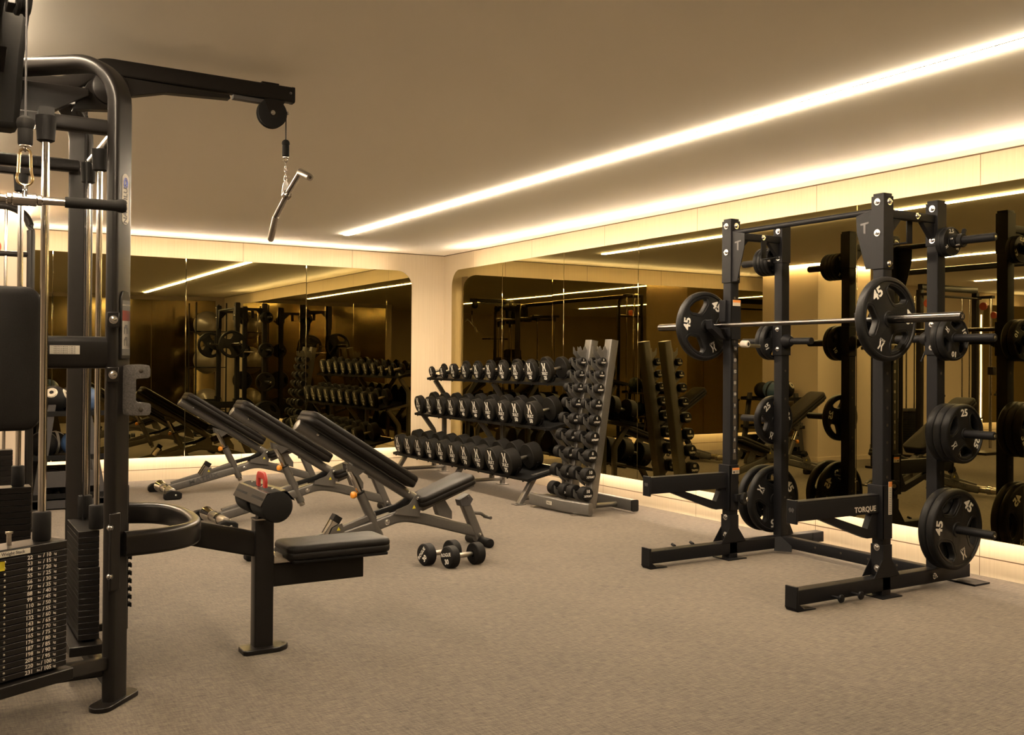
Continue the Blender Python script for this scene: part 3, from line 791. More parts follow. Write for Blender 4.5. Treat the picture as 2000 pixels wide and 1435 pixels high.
# number strip down the inner face of the front posts
for yc, nm in ((RY1, 1), (RY0, 0)):
    if nm:
        m = MB(); m2 = MB(); z = .70; k = 9
        while z < 1.48:
            m.bx(RX0-.012, RX0+.020, yc-PW/2-.0012, yc-PW/2-.0004, z-.020, z+.020)
            z += .078
        m.build('number_sticker', 'dark_reveal', rack, O)
        z = .739
        while z < 1.48:
            m2.bx(RX0-.008, RX0+.016, yc-PW/2-.0012, yc-PW/2-.0004, z-.016, z+.016); z += .078
        s2 = m2.build('number_sticker', 'darkgrey', rack, O)
        m3 = MB(); z = .739; k = 5
        while z < 1.48:
            m3.text(str(k), (RX0+.004, yc-PW/2-.0014, z), (0, -1, 0), .026, bold=.02); z += .078; k += 1
        m3.build('sticker_number', 'capwhite', s2, O)
# safety arms (spotter arms) on both front posts
for sy, yc, lab in ((-1, RY0, 1), (1, RY1, 0)):
    arm_y = yc
    m = MB(); x1 = RX0-PW/2-.012
    m.rect([(-1.735, arm_y, .535), (x1, arm_y, .535)], .062, .098, .004); ar = rpart('safety_arm', m, bevel=0)
    m = MB(); m.bx(-1.748, -1.735, arm_y-.036, arm_y+.036, .472, .602); ep = rpart('arm_end_plate', m, parent=ar, bevel=.003)
    m = MB(); m.poly([(-.5, .15), (-.25, .4), (0, .22), (.25, .4), (.5, .15), (.3, -.3), (0, -.1), (-.3, -.3)], (-1.7485, arm_y, .545), (-1, 0, 0), .04); m.build('emboss', 'darkgrey', ep, O)
    m = MB(); m.rect([(-1.735, arm_y, .588), (x1, arm_y, .588)], .060, .012, .002); rpart('arm_pad', m, parent=ar, bevel=0)
    m = MB(); pts = [(-1.56, arm_y, .487), (-1.44, arm_y, .487), (-1.16, arm_y, .400), (-1.145, arm_y, .43), (-1.12, arm_y, .487), (x1, arm_y, .487), (x1, arm_y, .345), (-1.16, arm_y, .345), (-1.24, arm_y, .372)]
    m.prism(pts, (0, -.022, 0), (0, .022, 0)); rpart('arm_brace', m, parent=ar)
    m = MB()
    m.bx(x1-.004, RX0+.030, arm_y-PW/2-.014, arm_y-PW/2-.002, .335, .645); m.bx(x1-.004, RX0+.030, arm_y+PW/2+.002, arm_y+PW/2+.014, .335, .645)
    m.bx(x1-.008, x1+.008, arm_y-PW/2-.014, arm_y+PW/2+.014, .335, .645); ps = rpart('post_sleeve', m, parent=ar)
    if lab:
        m = MB(); m.text('TORQUE', (-1.19, arm_y-.0314, .515), (0, -1, 0), .042, bold=.03, sx=1.05); m.build('brand_lettering', 'capwhite', ar, O)
        m = MB(); m.bx(RX0-.006, RX0+.022, yc-PW/2-.0165, yc-PW/2-.0145, .475, .665); wl = m.build('warning_label', 'cream', rack, O)
        m = MB(); m.bx(RX0-.006, RX0+.022, yc-PW/2-.0175, yc-PW/2-.0165, .635, .665); m.build('label_header', 'labelorange', wl, O)
        m = MB()
        for k in range(15): m.bx(RX0-.001, RX0+.017, yc-PW/2-.0172, yc-PW/2-.0165, .482+k*.010, .485+k*.010)
        m.build('label_print', 'darkgrey', wl, O)
        m = MB(); m.tube(fillet([(RX0+.045, yc, .62), (RX0+.075, yc-.01, .55), (RX0+.07, yc-.01, .44), (RX0+.045, yc, .40)], .03), .007, 8); m.build('lock_handle', 'black', ar, O)
    else:
        m = MB(); m.bx(RX0-.030, RX0+.034, yc-PW/2-.0165, yc-PW/2-.0145, .585, .625); wl = m.build('warning_label', 'cream', rack, O)
        m = MB(); m.bx(RX0-.030, RX0+.034, yc-PW/2-.0175, yc-PW/2-.0165, .610, .625); m.build('label_header', 'labelorange', wl, O)
        m = MB()
        for k in range(4): m.bx(RX0-.0, RX0+.028, yc-PW/2-.0172, yc-PW/2-.0165, .588+k*.005, .590+k*.005)
        m.bx(RX0-.024, RX0-.006, yc-PW/2-.0172, yc-PW/2-.0165, .589, .603); m.build('label_print', 'darkgrey', wl, O)
        # lock with round knob
        m = MB(); m.lathe([(0, 0), (0, .038), (.012, .045), (.03, .045), (.036, .03), (.042, 0)], (RX0+.055, yc-.05, .41), (.5, -1, 0), 10); kb = m.build('lock_knob', 'black', ar, O, bevel=.003)
        m = MB(); m.lathe([(0, 0), (0, .016), (.004, .016), (.004, .011), (.006, .011), (.006, 0)], V((RX0+.055, yc-.05, .41))+V((.5, -1, 0)).normalized()*.043, (.5, -1, 0), 16); m.build('knob_badge', 'steel', kb, O)
        m = MB(); m.box((RX0+.02, yc-.06, .42), (.07, .03, .05)); rpart('lock_body', m, parent=ar, bevel=.004)
# J-cups
for sy, yc in ((-1, RY0), (1, RY1)):
    m = MB(); m.bx(RX0-PW/2-.010, RX0+.046, yc-PW/2-.012, yc-PW/2-.001, 1.505, 1.775); m.bx(RX0-PW/2-.010, RX0+.046, yc+PW/2+.001, yc+PW/2+.012, 1.505, 1.775)
    m.bx(RX0-PW/2-.014, RX0-PW/2-.001, yc-PW/2-.012, yc+PW/2+.012, 1.505, 1.775); jc = rpart('bar_holder', m)
    m = MB(); x = RX0-PW/2-.014; y0 = yc+.004
    pts = [(x, y0, 1.575), (x-.07, y0, 1.560), (x-.125, y0, 1.585), (x-.145, y0, 1.625), (x-.135, y0, 1.63), (x-.11, y0, 1.60), (x-.05, y0, 1.578), (x, y0, 1.66), (x, y0, 1.575)]
    pts = [(x, y0, 1.50), (x-.06, y0, 1.515), (x-.14, y0, 1.575), (x-.150, y0, 1.635), (x-.135, y0, 1.638), (x-.12, y0, 1.592), (x-.05, y0, 1.578), (x, y0, 1.578)]
    m.prism(pts, (0, -.03, 0), (0, .03, 0)); rpart('cup_arm', m, parent=jc, bevel=.003)
    m = MB(); m.bx(x-.022, x, yc+.008*sy-.030, yc+.008*sy+.030, 1.625, 1.775); rpart('cup_backstop', m, parent=jc, bevel=.003)
    if sy > 0:
        m = MB(); m.bx(RX0-.030, RX0+.038, yc-PW/2-.0145, yc-PW/2-.0125, 1.735, 1.775); wl = m.build('warning_label', 'cream', jc, O)
        m = MB(); m.bx(RX0-.030, RX0+.038, yc-PW/2-.0155, yc-PW/2-.0145, 1.758, 1.775); m.build('label_header', 'labelorange', jc, O)
        m = MB()
        m.lathe([(0, 0), (0, .022), (.004, .024), (.05, .024), (.054, .021), (.054, 0)], (RX0+.058, yc-.045, 1.475), (.25, -1, -.03), 24); kn = m.build('white_knob', 'capwhite', jc, O)
        m = MB(); m.lathe([(0, 0), (0, .013), (.002, .013), (.002, .006), (.003, .006), (.003, 0)], V((RX0+.058, yc-.045, 1.475))+V((.25, -1, -.03)).normalized()*.054, (.25, -1, -.03), 20); m.build('knob_cap', 'black', kn, O)
        m = MB(); m.tube([(RX0+.06, yc, 1.47), (RX0+.30, yc+.03, 1.463)], .013, 14); m.build('lock_bar', 'steel', jc, O)

# ================================================================== PLATES AND BARBELL
def smooth_loop(pts, n=2):
    for _ in range(n):
        q = []
        for i in range(len(pts)):
            a, b = pts[i], pts[(i+1) % len(pts)]
            q += [(a[0]*.75+b[0]*.25, a[1]*.75+b[1]*.25), (a[0]*.25+b[0]*.75, a[1]*.25+b[1]*.75)]
        pts = q
    return pts
def make_plate(lb, R, T, label, group):
    """weight plate, bore along local Z, numbered face at +Z"""
    t = thing('weight_plate', label, 'weight plate', group=group)
    k = R/.24
    loops = [[(R*.93*math.cos(2*PI*i/72), R*.93*math.sin(2*PI*i/72)) for i in range(72)],
             [(.0255*math.cos(-2*PI*i/28), .0255*math.sin(-2*PI*i/28)) for i in range(28)]]
    if R > .10:
        for c in (30, 150, 270):
            pp = []
            ro, ri = R*.80, R*.40
            for a in range(-28, 29, 7): pp.append((ro, a))
            for rr, a in ((R*.66, 31), (R*.52, 22), (ri, 8), (ri, -8), (R*.52, -22), (R*.66, -31)): pp.append((rr, a))
            lp = [(r*math.cos(math.radians(c+a)), r*math.sin(math.radians(c+a))) for r, a in pp]
            loops.append(smooth_loop(lp, 2)[::-1])
    vs, fs = shape_geo(loops, T*.28, T*.10, 2)
    m = MB().add(vs, fs); body = m.build('plate_body', 'plate', t, smooth=50)
    m = MB(); rr = [(-T/2, R*.90), (-T/2, R*.955), (-T*.36, R*.992), (-T*.15, R), (T*.15, R), (T*.36, R*.992), (T/2, R*.955), (T/2, R*.90), (T*.30, R*.865), (T*.15, R*.86), (-T*.15, R*.86), (-T*.30, R*.865)]
    m.lathe(rr+[rr[0]], (0, 0, 0), (0, 0, 1), 72); m.build('rim', 'plate', t, smooth=50)
    m = MB(); hb = max(.036, R*.20)
    m.lathe([(-T/2, .0258), (-T/2, hb*.9), (-T*.3, hb), (T*.3, hb), (T/2, hb*.9), (T/2, .0258), (-T/2, .0258)], (0, 0, 0), (0, 0, 1), 36); m.build('hub', 'plate', t, smooth=40)
    if R > .10:
        for c in (30, 150, 270):     # raised collar round each grip hole
            pp = []
            for a in range(-31, 32, 7): pp.append((R*.835, a))
            for rr2, a in ((R*.66, 36), (R*.50, 28), (R*.35, 9), (R*.35, -9), (R*.50, -28), (R*.66, -36)): pp.append((rr2, a))
            lp = smooth_loop([(r*math.cos(math.radians(c+a)), r*math.sin(math.radians(c+a))) for r, a in pp], 2)
            for zz in (T*.38,):
                m = MB(); m.sweep([(x, y, zz) for x, y in lp], [(.003*k*math.cos(q*PI/3), .003*k*math.sin(q*PI/3)) for q in range(6)], closed=True); m.build('grip_edge', 'plate', body)
    zf = T*.385
    m = MB()
    for c in (90, 210, 330):
        d = V((math.cos(math.radians(c)), math.sin(math.radians(c)), 0)); p = d*R*.70+V((0, 0, zf))
        if c == 210: 
            x_logo(m, p, (0, 0, 1), R*.17, up=d); m.text('XULT', p-d*R*.15, (0, 0, 1), R*.08, up=d, bold=.02)
        else: m.text(str(lb), p, (0, 0, 1), R*.33 if R > .1 else R*.40, up=d, bold=.03, sx=1.1)
    m.build('face_print', 'white', body)
    return t
PT = {45: (.240, .052), 25: (.176, .050), 10: (.134, .042), 5: (.103, .034), 2.5: (.088, .030)}
pproto = {}
def put_plate(lb, loc, out, spin, label):
    R, T = PT[lb]
    if lb not in pproto:
        pproto[lb] = make_plate(lb, R, T, label, 'black rubber weight plates on the rack'); o = pproto[lb]
    else: o = dup(pproto[lb], (0, 0, 0), label=label)
    z = V(out).normalized(); y = V((0, 0, 1)); x = y.cross(z)
    Rm = Matrix((x, y, z)).transposed().to_4x4() @ Matrix.Rotation(math.radians(spin), 4, 'Z')
    o.rotation_euler = Rm.to_euler(); o.location = loc; return o
ord_ = ['innermost', 'second', 'third', 'outermost']
def stack(lbs, z, sy, spins, where, y0=None):
    yc = RY0 if sy < 0 else RY1
    y = yc+sy*(PW/2+.013) if y0 is None else y0
    for i, lb in enumerate(lbs):
        T = PT[lb][1]; y += sy*(T/2)
        nm = 'only' if len(lbs) == 1 else ('outermost' if i == len(lbs)-1 else ord_[i])
        # far side: faces point back to the viewer
        put_plate(lb, (RX1, y, z-.0005), (0, -1, 0), spins[i % len(spins)], f'{nm} {lb} pound plate on the {where}')
        y += sy*(T/2+.0015)
    return y
stack([45, 45], .365, -1, [75, 82], 'lowest near-side rack peg')
stack([25, 25, 25], .935, -1, [30, 70, 3], 'second lowest near-side rack peg')
stack([10, 10], 1.50, -1, [20, -65], 'second highest near-side rack peg')
ylast = stack([2.5, 2.5], 2.08, -1, [50, 5], 'highest near-side rack peg')
stack([45, 10, 45], .365, 1, [-60, 20, 10], 'lowest far-side rack peg')
stack([25], .935, 1, [40], 'second lowest far-side rack peg')
stack([10, 10], 1.50, 1, [-125, 30], 'second highest far-side rack peg')
stack([5, 5, 5, 5], 2.08, 1, [-150, 20, 30, 50], 'highest far-side rack peg')
# spring collars on the top near peg
for i, (dy, a) in enumerate(((.022, 20), (.060, 70))):
    y = ylast-dy
    t = thing('bar_clamp', ['black bar clamp next to the 2.5 pound plates on the highest near peg', 'black bar clamp nearer the tip of the highest near peg'][i], 'clamp', (RX1, y, 2.08), group='bar clamps on the top peg')
    m = MB(); m.lathe([(-.014, .026), (-.014, .038), (-.010, .042), (.010, .042), (.014, .038), (.014, .026), (-.014, .026)], t.location, (0, 1, 0), 24); m.build('ring', 'black', t, t.location)
    m = MB(); ca = math.radians(a); d = V((math.cos(ca), 0, math.sin(ca))); m.box((0, 0, 0), (.05, .022, .02), mx=Matrix.Translation(t.location+d*.048) @ Matrix.Rotation(-ca, 4, 'Y')); m.build('lever', 'black', t, t.location, bevel=.004)
    m = MB(); d2 = V((math.cos(ca+2.6), 0, math.sin(ca+2.6))); m.cyl(t.location+d2*.046-V((0, .014, 0)), t.location+d2*.046+V((0, .014, 0)), .007, 12, .001); m.build('hinge_pin', 'bolt', t, t.location)
# barbell
BX, BZ = -1.135, 1.598
BZ0 = 1.5935
bar = thing('barbell', 'chrome barbell resting across the front of the black rack', 'barbell', (BX, -6.985, BZ))
O2 = bar.location
MB().tube([(BX, -7.66, BZ), (BX, -6.31, BZ)], .0150, 20).build('shaft', 'darkchrome', bar, O2)
for s, y0, y1, nm in ((-1, -7.665, -8.222, 'near'), (1, -6.305, -5.748, 'far')):
    m = MB(); m.lathe([(0, .015), (0, .034), (.004, .038), (.016, .038), (.02, .034), (.035, .034), (.04, .0255), (.551, .0255), (.556, .023), (.556, 0)], (BX, y0, BZ), (0, s, 0), 32)
    sl = m.build('sleeve', 'darkchrome', bar, O2)
    m = MB(); m.lathe([(0, 0), (0, .018), (.0015, .018), (.0015, 0)], (BX, y0+s*.5555, BZ), (0, s, 0), 24); ec = m.build('end_cap', 'black', sl, O2)
    m = MB(); x_logo(m, (BX, y0+s*.5575, BZ), (0, s, 0), .018); m.build('cap_logo', 'steel', ec, O2)
put_plate(45, (BX, -7.745, BZ), (0, -1, 0), 35, '45 pound plate loaded on the near end of the barbell')
put_plate(45, (BX, -6.228, BZ), (0, -1, 0), 85, '45 pound plate loaded on the far end of the barbell')

def smooth_open(pts, n=3):
    P = [V(p) for p in pts]
    for _ in range(n):
        q = [P[0]]
        for a, b in zip(P, P[1:]): q += [a*.75+b*.25, a*.25+b*.75]
        P = q+[P[-1]]
    return P

# ================================================================== MULTI-STATION CABLE TOWER
tw = thing('cable_station', 'large black multi-station cable machine standing at the left, seat facing the room', 'gym machine', (-5.4, -7.0, 0)); O = tw.location
def tp(name, mb, m='tower', parent=None, bevel=.0, **k): return mb.build(name, m, parent or tw, O, bevel=bevel, **k)
def tbolt(parent, c, n, r=.010):
    m = MB(); m.lathe([(0, 0), (0, r*1.5), (.003, r*1.5), (.003, r*1.15), (.009, r), (.011, r*.6), (.011, 0)], c, n, 12); return m.build('bolt', 'bolt', parent, O)
UX, UY, BX_, BY_ = -5.158, -7.335, -5.19, -6.50
HUB = V((-5.62, -6.92, 0))
def arch(px, py, name_z=2.43, top=2.515):
    d = V((HUB.x-px, HUB.y-py, 0)).normalized(); side = V((-d.y, d.x, 0)); r = .17
    P = [V((px, py, .02))]+[V((px, py, 0))+d*(r-r*math.cos(math.radians(a)))+V((0, 0, top-r+r*math.sin(math.radians(a)))) for a in range(0, 91, 9)]
    P.append(V((HUB.x, HUB.y, top)))
    return P, d, side
def oval(w, h, n=8):
    """rounded slot section: w along side, h along up"""
    rad = min(w, h)*.38; pr = []
    for cx, cy, a0 in ((w/2-rad, h/2-rad, 0), (-w/2+rad, h/2-rad, 90), (-w/2+rad, -h/2+rad, 180), (w/2-rad, -h/2+rad, 270)):
        for k in range(5):
            a = math.radians(a0+90*k/4); pr.append((cx+rad*math.cos(a), cy+rad*math.sin(a)))
    return pr
for i, (px, py) in enumerate(((UX, UY), (BX_, BY_))):
    P, d, side = arch(px, py)
    m = MB(); m.sweep(P, oval(.112, .054), up=-d if False else V((0, 0, 1)))
    # explicit frame so the section keeps its long side across the arch
    m = MB(); vs = []; pr = oval(.112, .054); k = len(pr)
    for j, p in enumerate(P):
        f = (P[min(j+1, len(P)-1)]-P[max(j-1, 0)]).normalized(); n = side.cross(f).normalized()
        for a, b in pr: vs.append(p+side*a+n*b)
    fs = [(j*k+q, (j+1)*k+q, (j+1)*k+(q+1) % k, j*k+(q+1) % k) for j in range(len(P)-1) for q in range(k)]
    fs += [tuple(range(k)), tuple(reversed(range((len(P)-1)*k, len(P)*k)))]
    m.add(vs, fs); up_ = tp('upright', m)
    m = MB(); c = V((px, py, .010)); e2 = side
    pts = []
    for a in range(0, 360, 20):
        sx = .085 if math.cos(math.radians(a)) > 0 else -.085
        pts.append(c+e2*(sx+.042*math.cos(math.radians(a)))+d*(.045*math.sin(math.radians(a))))
    m.prism(pts, (0, 0, -.010), (0, 0, .010)); tp('foot_plate', m, parent=up_, bevel=.003)
    if i == 0:
        # decals on the outer face
        o_ = V((px, py, 0))-d*.0275
        m = MB(); pts = [o_+side*(.022*math.cos(math.radians(a)))+V((0, 0, (2.05 if a < 180 else 1.895)+.022*math.sin(math.radians(a)))) for a in range(0, 360, 15)]
        m.prism(pts, -d*.0002, -d*.0012); lab = tp('brand_label', m, 'cream', up_)
        m = MB(); m.text('NAUTILUS', o_-d*.0016+V((0, 0, 1.955)), -d, .034, up=side, bold=.03); tp('brand_lettering', m, 'darkgrey', up_)
        m = MB()
        for q, rr in ((0, .016), (.006, .010)): m.sweep([o_-d*.0016+side*(rr*.7*math.cos(math.radians(a))+q*.4)+V((0, 0, 2.035+rr*1.3*math.sin(math.radians(a)))) for a in range(-60, 250, 15)], [(.0022*math.cos(z*PI/2), .0016*math.sin(z*PI/2)) for z in range(4)])
        tp('logo_swirl', m, 'bluelogo', up_)
        # instruction placard
        m = MB(); c = o_-d*.006; w = .030
        pts = [c+side*x+V((0, 0, z)) for x, z in ((-w, 1.345), (w, 1.345), (w, 1.585), (.016, 1.612), (-.016, 1.612), (-w, 1.585))]
        m.prism(pts, d*.006, -d*.002); pc = tp('placard', m, 'tower', up_, bevel=.002)
        def plq(x0, x1, z0, z1, mm, nm):
            m = MB(); m.prism([c+side*x+V((0, 0, z)) for x, z in ((x0, z0), (x1, z0), (x1, z1), (x0, z1))], -d*.002, -d*.003); return tp(nm, m, mm, up_)
        plq(-.026, .026, 1.36, 1.575, 'darkgrey', 'placard_print'); plq(-.0255, .0255, 1.385, 1.495, 'capwhite', 'placard_panel'); plq(-.0255, .0255, 1.495, 1.535, 'red', 'placard_band')
        for zc in (1.415, 1.462):
            m = MB(); q = c-d*.0036
            m.poly([(-.4, -.5), (-.3, -.5), (-.3, .1), (.1, .1), (.1, -.5), (.2, -.5), (.2, .45), (-.1, .5), (-.4, .2)], q+V((0, 0, zc)), -d, .036); tp('placard_figure', m, 'darkgrey', up_)
        m = MB(); m.text('INSTRUCTIONS', c-d*.0034+V((0, 0, 1.556)), -d, .0075); tp('placard_title', m, 'capwhite', up_)
        # bolts on the viewer-facing narrow side
        for z in (1.497, 1.285): 
            m = MB(); m.box((UX-.028, UY-.070, z), (.045, .01, .06), rz=0); tp('bolt_tab', m, parent=up_, bevel=.004); tbolt(up_, (UX-.028, UY-.075, z), (0, -1, 0), .011)
        for z in (.695, .508): tbolt(up_, (UX-.030, UY-.062, z), (-.5, -.86, 0), .009)
        m = MB(); m.box((UX-.012, UY-.052, .60), (.05, .012, .30), rz=.6); tp('side_tab', m, parent=up_, bevel=.004)
# ---- add-on weight hanging on the upright
aw = thing('add_on_weight', 'hammered grey add-on weight hung on the machine upright below its placard', 'add-on weight', (UX+.03, UY-.055, 1.23))
wo = aw.location
d0_ = (HUB-V((UX, UY, 0))); d0_.z = 0; d0_.normalize(); s0_ = V((-d0_.y, d0_.x, 0))
def awp(x, z, dd=0.): return V((UX, UY, 0))-d0_*(.029+dd)+V((.858, -.513, 0))*x+V((0, 0, z))
m = MB()
outer = [(.05, 1.325), (.062, 1.320), (.067, 1.305), (.066, 1.278), (.058, 1.270), (.012, 1.268), (.010, 1.262), (.010, 1.185), (.016, 1.178), (.060, 1.176), (.069, 1.168), (.070, 1.140), (.064, 1.128), (.050, 1.124), (.0, 1.124), (-.020, 1.132), (-.032, 1.155), (-.034, 1.20), (-.034, 1.26), (-.030, 1.295), (-.016, 1.318), (.0, 1.325)]
m.prism([awp(x+.012, z) for x, z in outer], -d0_*.0-s0_*0, -d0_*.030); m.build('body', 'castgrey', aw, wo, bevel=.004)
m = MB(); m.prism([awp(x, z) for x, z in ((.012, 1.185), (.030, 1.185), (.030, 1.262), (.012, 1.262))], -d0_*.002, -d0_*.003); m.build('label_plate', 'cream', aw, wo)
m = MB()
for k, s in enumerate(('ON', 'HT', '5 lb')): m.text(s, awp(.022, 1.222-.016*k, .0035), -d0_, .013, bold=.02)
m.build('label_print', 'darkgrey', aw, wo)
for z in (1.300, 1.148):
    m = MB(); q = awp(.040, z, .030); m.sphere(q, .009, 14, 8, mx=None); m.build('slot', 'dark_reveal', aw, wo)

# ---- cross members between the stations (run along the back-wall direction)
m = MB(); m.rect([(UX+.0, UY, 2.248), (-6.05, UY, 2.248)], .055, .056, .012); tp('upper_cross_beam', m)
m = MB(); m.rect([(BX_, BY_, 2.235), (-6.05, BY_, 2.235)], .055, .056, .012); tp('upper_cross_beam', m)
m = MB(); m.tube([(BX_+.01, BY_-.04, 2.215), (BX_+.02, -7.28, 2.235)], .020, 16); tp('bright_tie_bar', m, 'steel')
m = MB(); m.rect([(UX, UY, .145), (-6.05, UY, .145)], .055, .062, .010); tp('base_beam', m)
m = MB(); m.rect([(BX_, BY_, .16), (-6.05, BY_, .16)], .055, .062, .010); tp('base_beam', m)
m = MB(); m.rect([(UX+.01, UY+.03, .05), (BX_+.01, BY_-.03, .05)], .055, .05, .010); tp('base_beam', m)
m = MB(); m.rect([(UX, UY-.01, 1.370), (-5.80, UY-.01, 1.370)], .055, .124, .022); pa = tp('pad_arm', m)
m = MB(); m.bx(-5.405, -5.30, UY-.0395, UY-.0385, 1.363, 1.396); sl = tp('serial_label', m, 'cream', pa)
m = MB()
for k in range(4): m.text('NAUTILUS MODEL 6 200 LB', (-5.353, UY-.0398, 1.3905-.0078*k), (0, -1, 0), .0062)
tp('label_print', m, 'darkgrey', pa)
# hub and centre post
m = MB(); m.bx(HUB.x-.06, HUB.x+.06, HUB.y-.06, HUB.y+.06, 2.20, 2.56); tp('hub', m, bevel=.01)
m = MB(); m.prism([(-5.60, -6.92, 2.49), (-5.22, -6.92, 2.49), (-5.22, -6.92, 2.46), (-5.52, -6.92, 2.28), (-5.60, -6.92, 2.28)], (0, -.03, 0), (0, .03, 0)); tp('hub_gusset', m, bevel=.003)
# ---- overhead lat arm
P = fillet([(-5.62, -6.92, 2.47), (-5.30, -6.90, 2.50), (-5.17, -6.90, 2.605), (-4.325, -6.90, 2.598)], .14, 8)
m = MB().rect(P, .055, .072, .010); la = tp('lat_arm', m)
m = MB(); pts = [(-5.20, -6.90, 2.57), (-4.62, -6.90, 2.555), (-4.615, -6.90, 2.538), (-4.90, -6.90, 2.525), (-5.04, -6.90, 2.49), (-5.10, -6.90, 2.42), (-5.28, -6.90, 2.40)]
m.prism(pts, (0, -.026, 0), (0, .026, 0)); tp('arm_gusset', m, parent=la, bevel=.003)
m = MB(); m.cyl((-5.13, -6.94, 2.51), (-5.13, -6.86, 2.51), .075, 28, .008); pu = tp('arm_pulley', m, parent=la)
m = MB(); m.rect([(-4.60, -6.90, 2.553), (-4.43, -6.90, 2.549)], .034, .02, .003); tp('cable_guard', m, 'darkgrey', parent=la)
m = MB(); m.rect([(-4.325, -6.90, 2.598), (-4.313, -6.90, 2.598)], .058, .075, .012); ec = tp('arm_end_cap', m, 'black', parent=la)
tbolt(la, (-4.335, -6.9285, 2.602), (0, -1, 0), .004)
m = MB(); m.rect([(-4.47, -6.90, 2.637), (-4.39, -6.90, 2.636)], .05, .008, .002); tp('top_plate', m, parent=la)
m = MB()
for s in (-1, 1): m.prism([(-4.46, -6.90+s*.024, 2.56), (-4.36, -6.90+s*.024, 2.56), (-4.40, -6.90+s*.024, 2.48), (-4.43, -6.90+s*.024, 2.48)], (0, -.002, 0), (0, .002, 0))
tp('pulley_bracket', m, parent=la)
pl = thing('x', '', '') if False else None
m = MB(); R = .069
m.lathe([(-.020, 0), (-.020, R*.90), (-.016, R), (-.008, R), (-.004, R*.9), (.004, R*.9), (.008, R), (.016, R), (.020, R*.90), (.020, 0)], (-4.418, -6.905, 2.500), (0, 1, 0), 48); pw = tp('pulley', m, 'grip')
m = MB(); m.lathe([(0, 0), (0, .011), (.003, .011), (.003, .007), (.007, .006), (.007, 0)], (-4.418, -6.925, 2.500), (0, -1, 0), 16); tp('axle_bolt', m, 'bolt', parent=pw)
m = MB(); m.cyl((-4.352, -6.90, 2.508), (-4.338, -6.91, 2.512), .008, 12, .002); tp('guide_pin', m, 'bolt', parent=pw)
m = MB(); m.tube([(-4.349, -6.905, 2.50), (-4.349, -6.905, 2.38)], .0028, 8); tp('cable', m, 'black')
m = MB(); m.lathe([(0, 0), (.004, .010), (.012, .0175), (.022, .019), (.028, .0165), (.030, .0155), (.032, .0165), (.080, .0165), (.082, .013), (.085, .013), (.085, 0)], (-4.349, -6.905, 2.388), (0, 0, -1), 24); cs = tp('cable_stop', m, 'grip')
m = MB(); m.lathe([(0, 0), (0, .0145), (.003, .0145), (.003, 0)], (-4.349, -6.905, 2.303), (0, 0, -1), 20); tp('stop_ring', m, 'steel', parent=cs)

# ---- curl bar hanging from the lat cable
hb = thing('curl_bar', 'small chrome bent handle bar hanging from the overhead arm cable', 'cable handle', (-4.349, -6.905, 2.13)); ho = hb.location
c0 = V((-4.349, -6.905, 0)); lat = V((.858, -.513, 0)); tow = V((-.310, -.951, 0))
def hp(l, t_, z): return c0+lat*l+tow*t_+V((0, 0, z))
m = MB(); m.sweep([c0+lat*(.010*math.cos(a))+V((0, 0, 2.290+.010*math.sin(a))) for a in [2*PI*i/16 for i in range(16)]], [(.0028*math.cos(q*PI/4), .0028*math.sin(q*PI/4)) for q in range(8)], closed=True); m.build('swivel_eye', 'chrome', hb, ho)
for k in range(4):
    zc = 2.268-.022*k; m = MB(); ax = lat if k % 2 else tow
    m.sweep([c0+ax*(.006*math.cos(a))+V((0, 0, zc+.014*math.sin(a))) for a in [2*PI*i/14 for i in range(14)]], [(.0022*math.cos(q*PI/3), .0022*math.sin(q*PI/3)) for q in range(6)], closed=True, up=V((.3, .2, .9))); m.build('chain_link', 'chrome', hb, ho)
m = MB(); m.prism([hp(-.020, 0, 2.12), hp(.024, 0, 2.12), hp(.014, 0, 2.182), hp(.002, 0, 2.196), hp(-.012, 0, 2.182)], tow*-.004, tow*.004); m.build('hanger_plate', 'chrome', hb, ho, bevel=.002)
m = MB(); m.lathe([(-.014, .0), (-.014, .019), (-.010, .022), (.010, .022), (.014, .019), (.014, 0)], hp(.006, .0, 2.124), (lat*.55+tow*.6+V((0, 0, .58))), 20); m.build('collar', 'chrome', hb, ho)
C = hp(.006, 0, 2.124); bR = hp(.068, .10, 2.216); eR = hp(.112, .20, 2.172); bL = hp(-.046, -.10, 2.036); eL = hp(-.072, -.20, 1.932)
m = MB(); m.tube(fillet([C+(bL-C).normalized()*.001, bR], .02)+[bR+(eR-bR)*.08], .0125, 16); m.tube([C, bL, bL+(eL-bL)*.08], .0125, 16); m.build('bar', 'chrome', hb, ho)
m = MB(); m.cyl(bR, eR, .0165, 20, .002); g = m.build('knurled_grip', 'steel', hb, ho)
m = MB(); m.cyl(eR, eR+(eR-bR).normalized()*.0008, .007, 14); m.build('bore', 'dark_reveal', g, ho)
m = MB(); m.cyl(bL, eL, .0150, 20, .006); m.build('knurled_grip', 'steel', hb, ho)

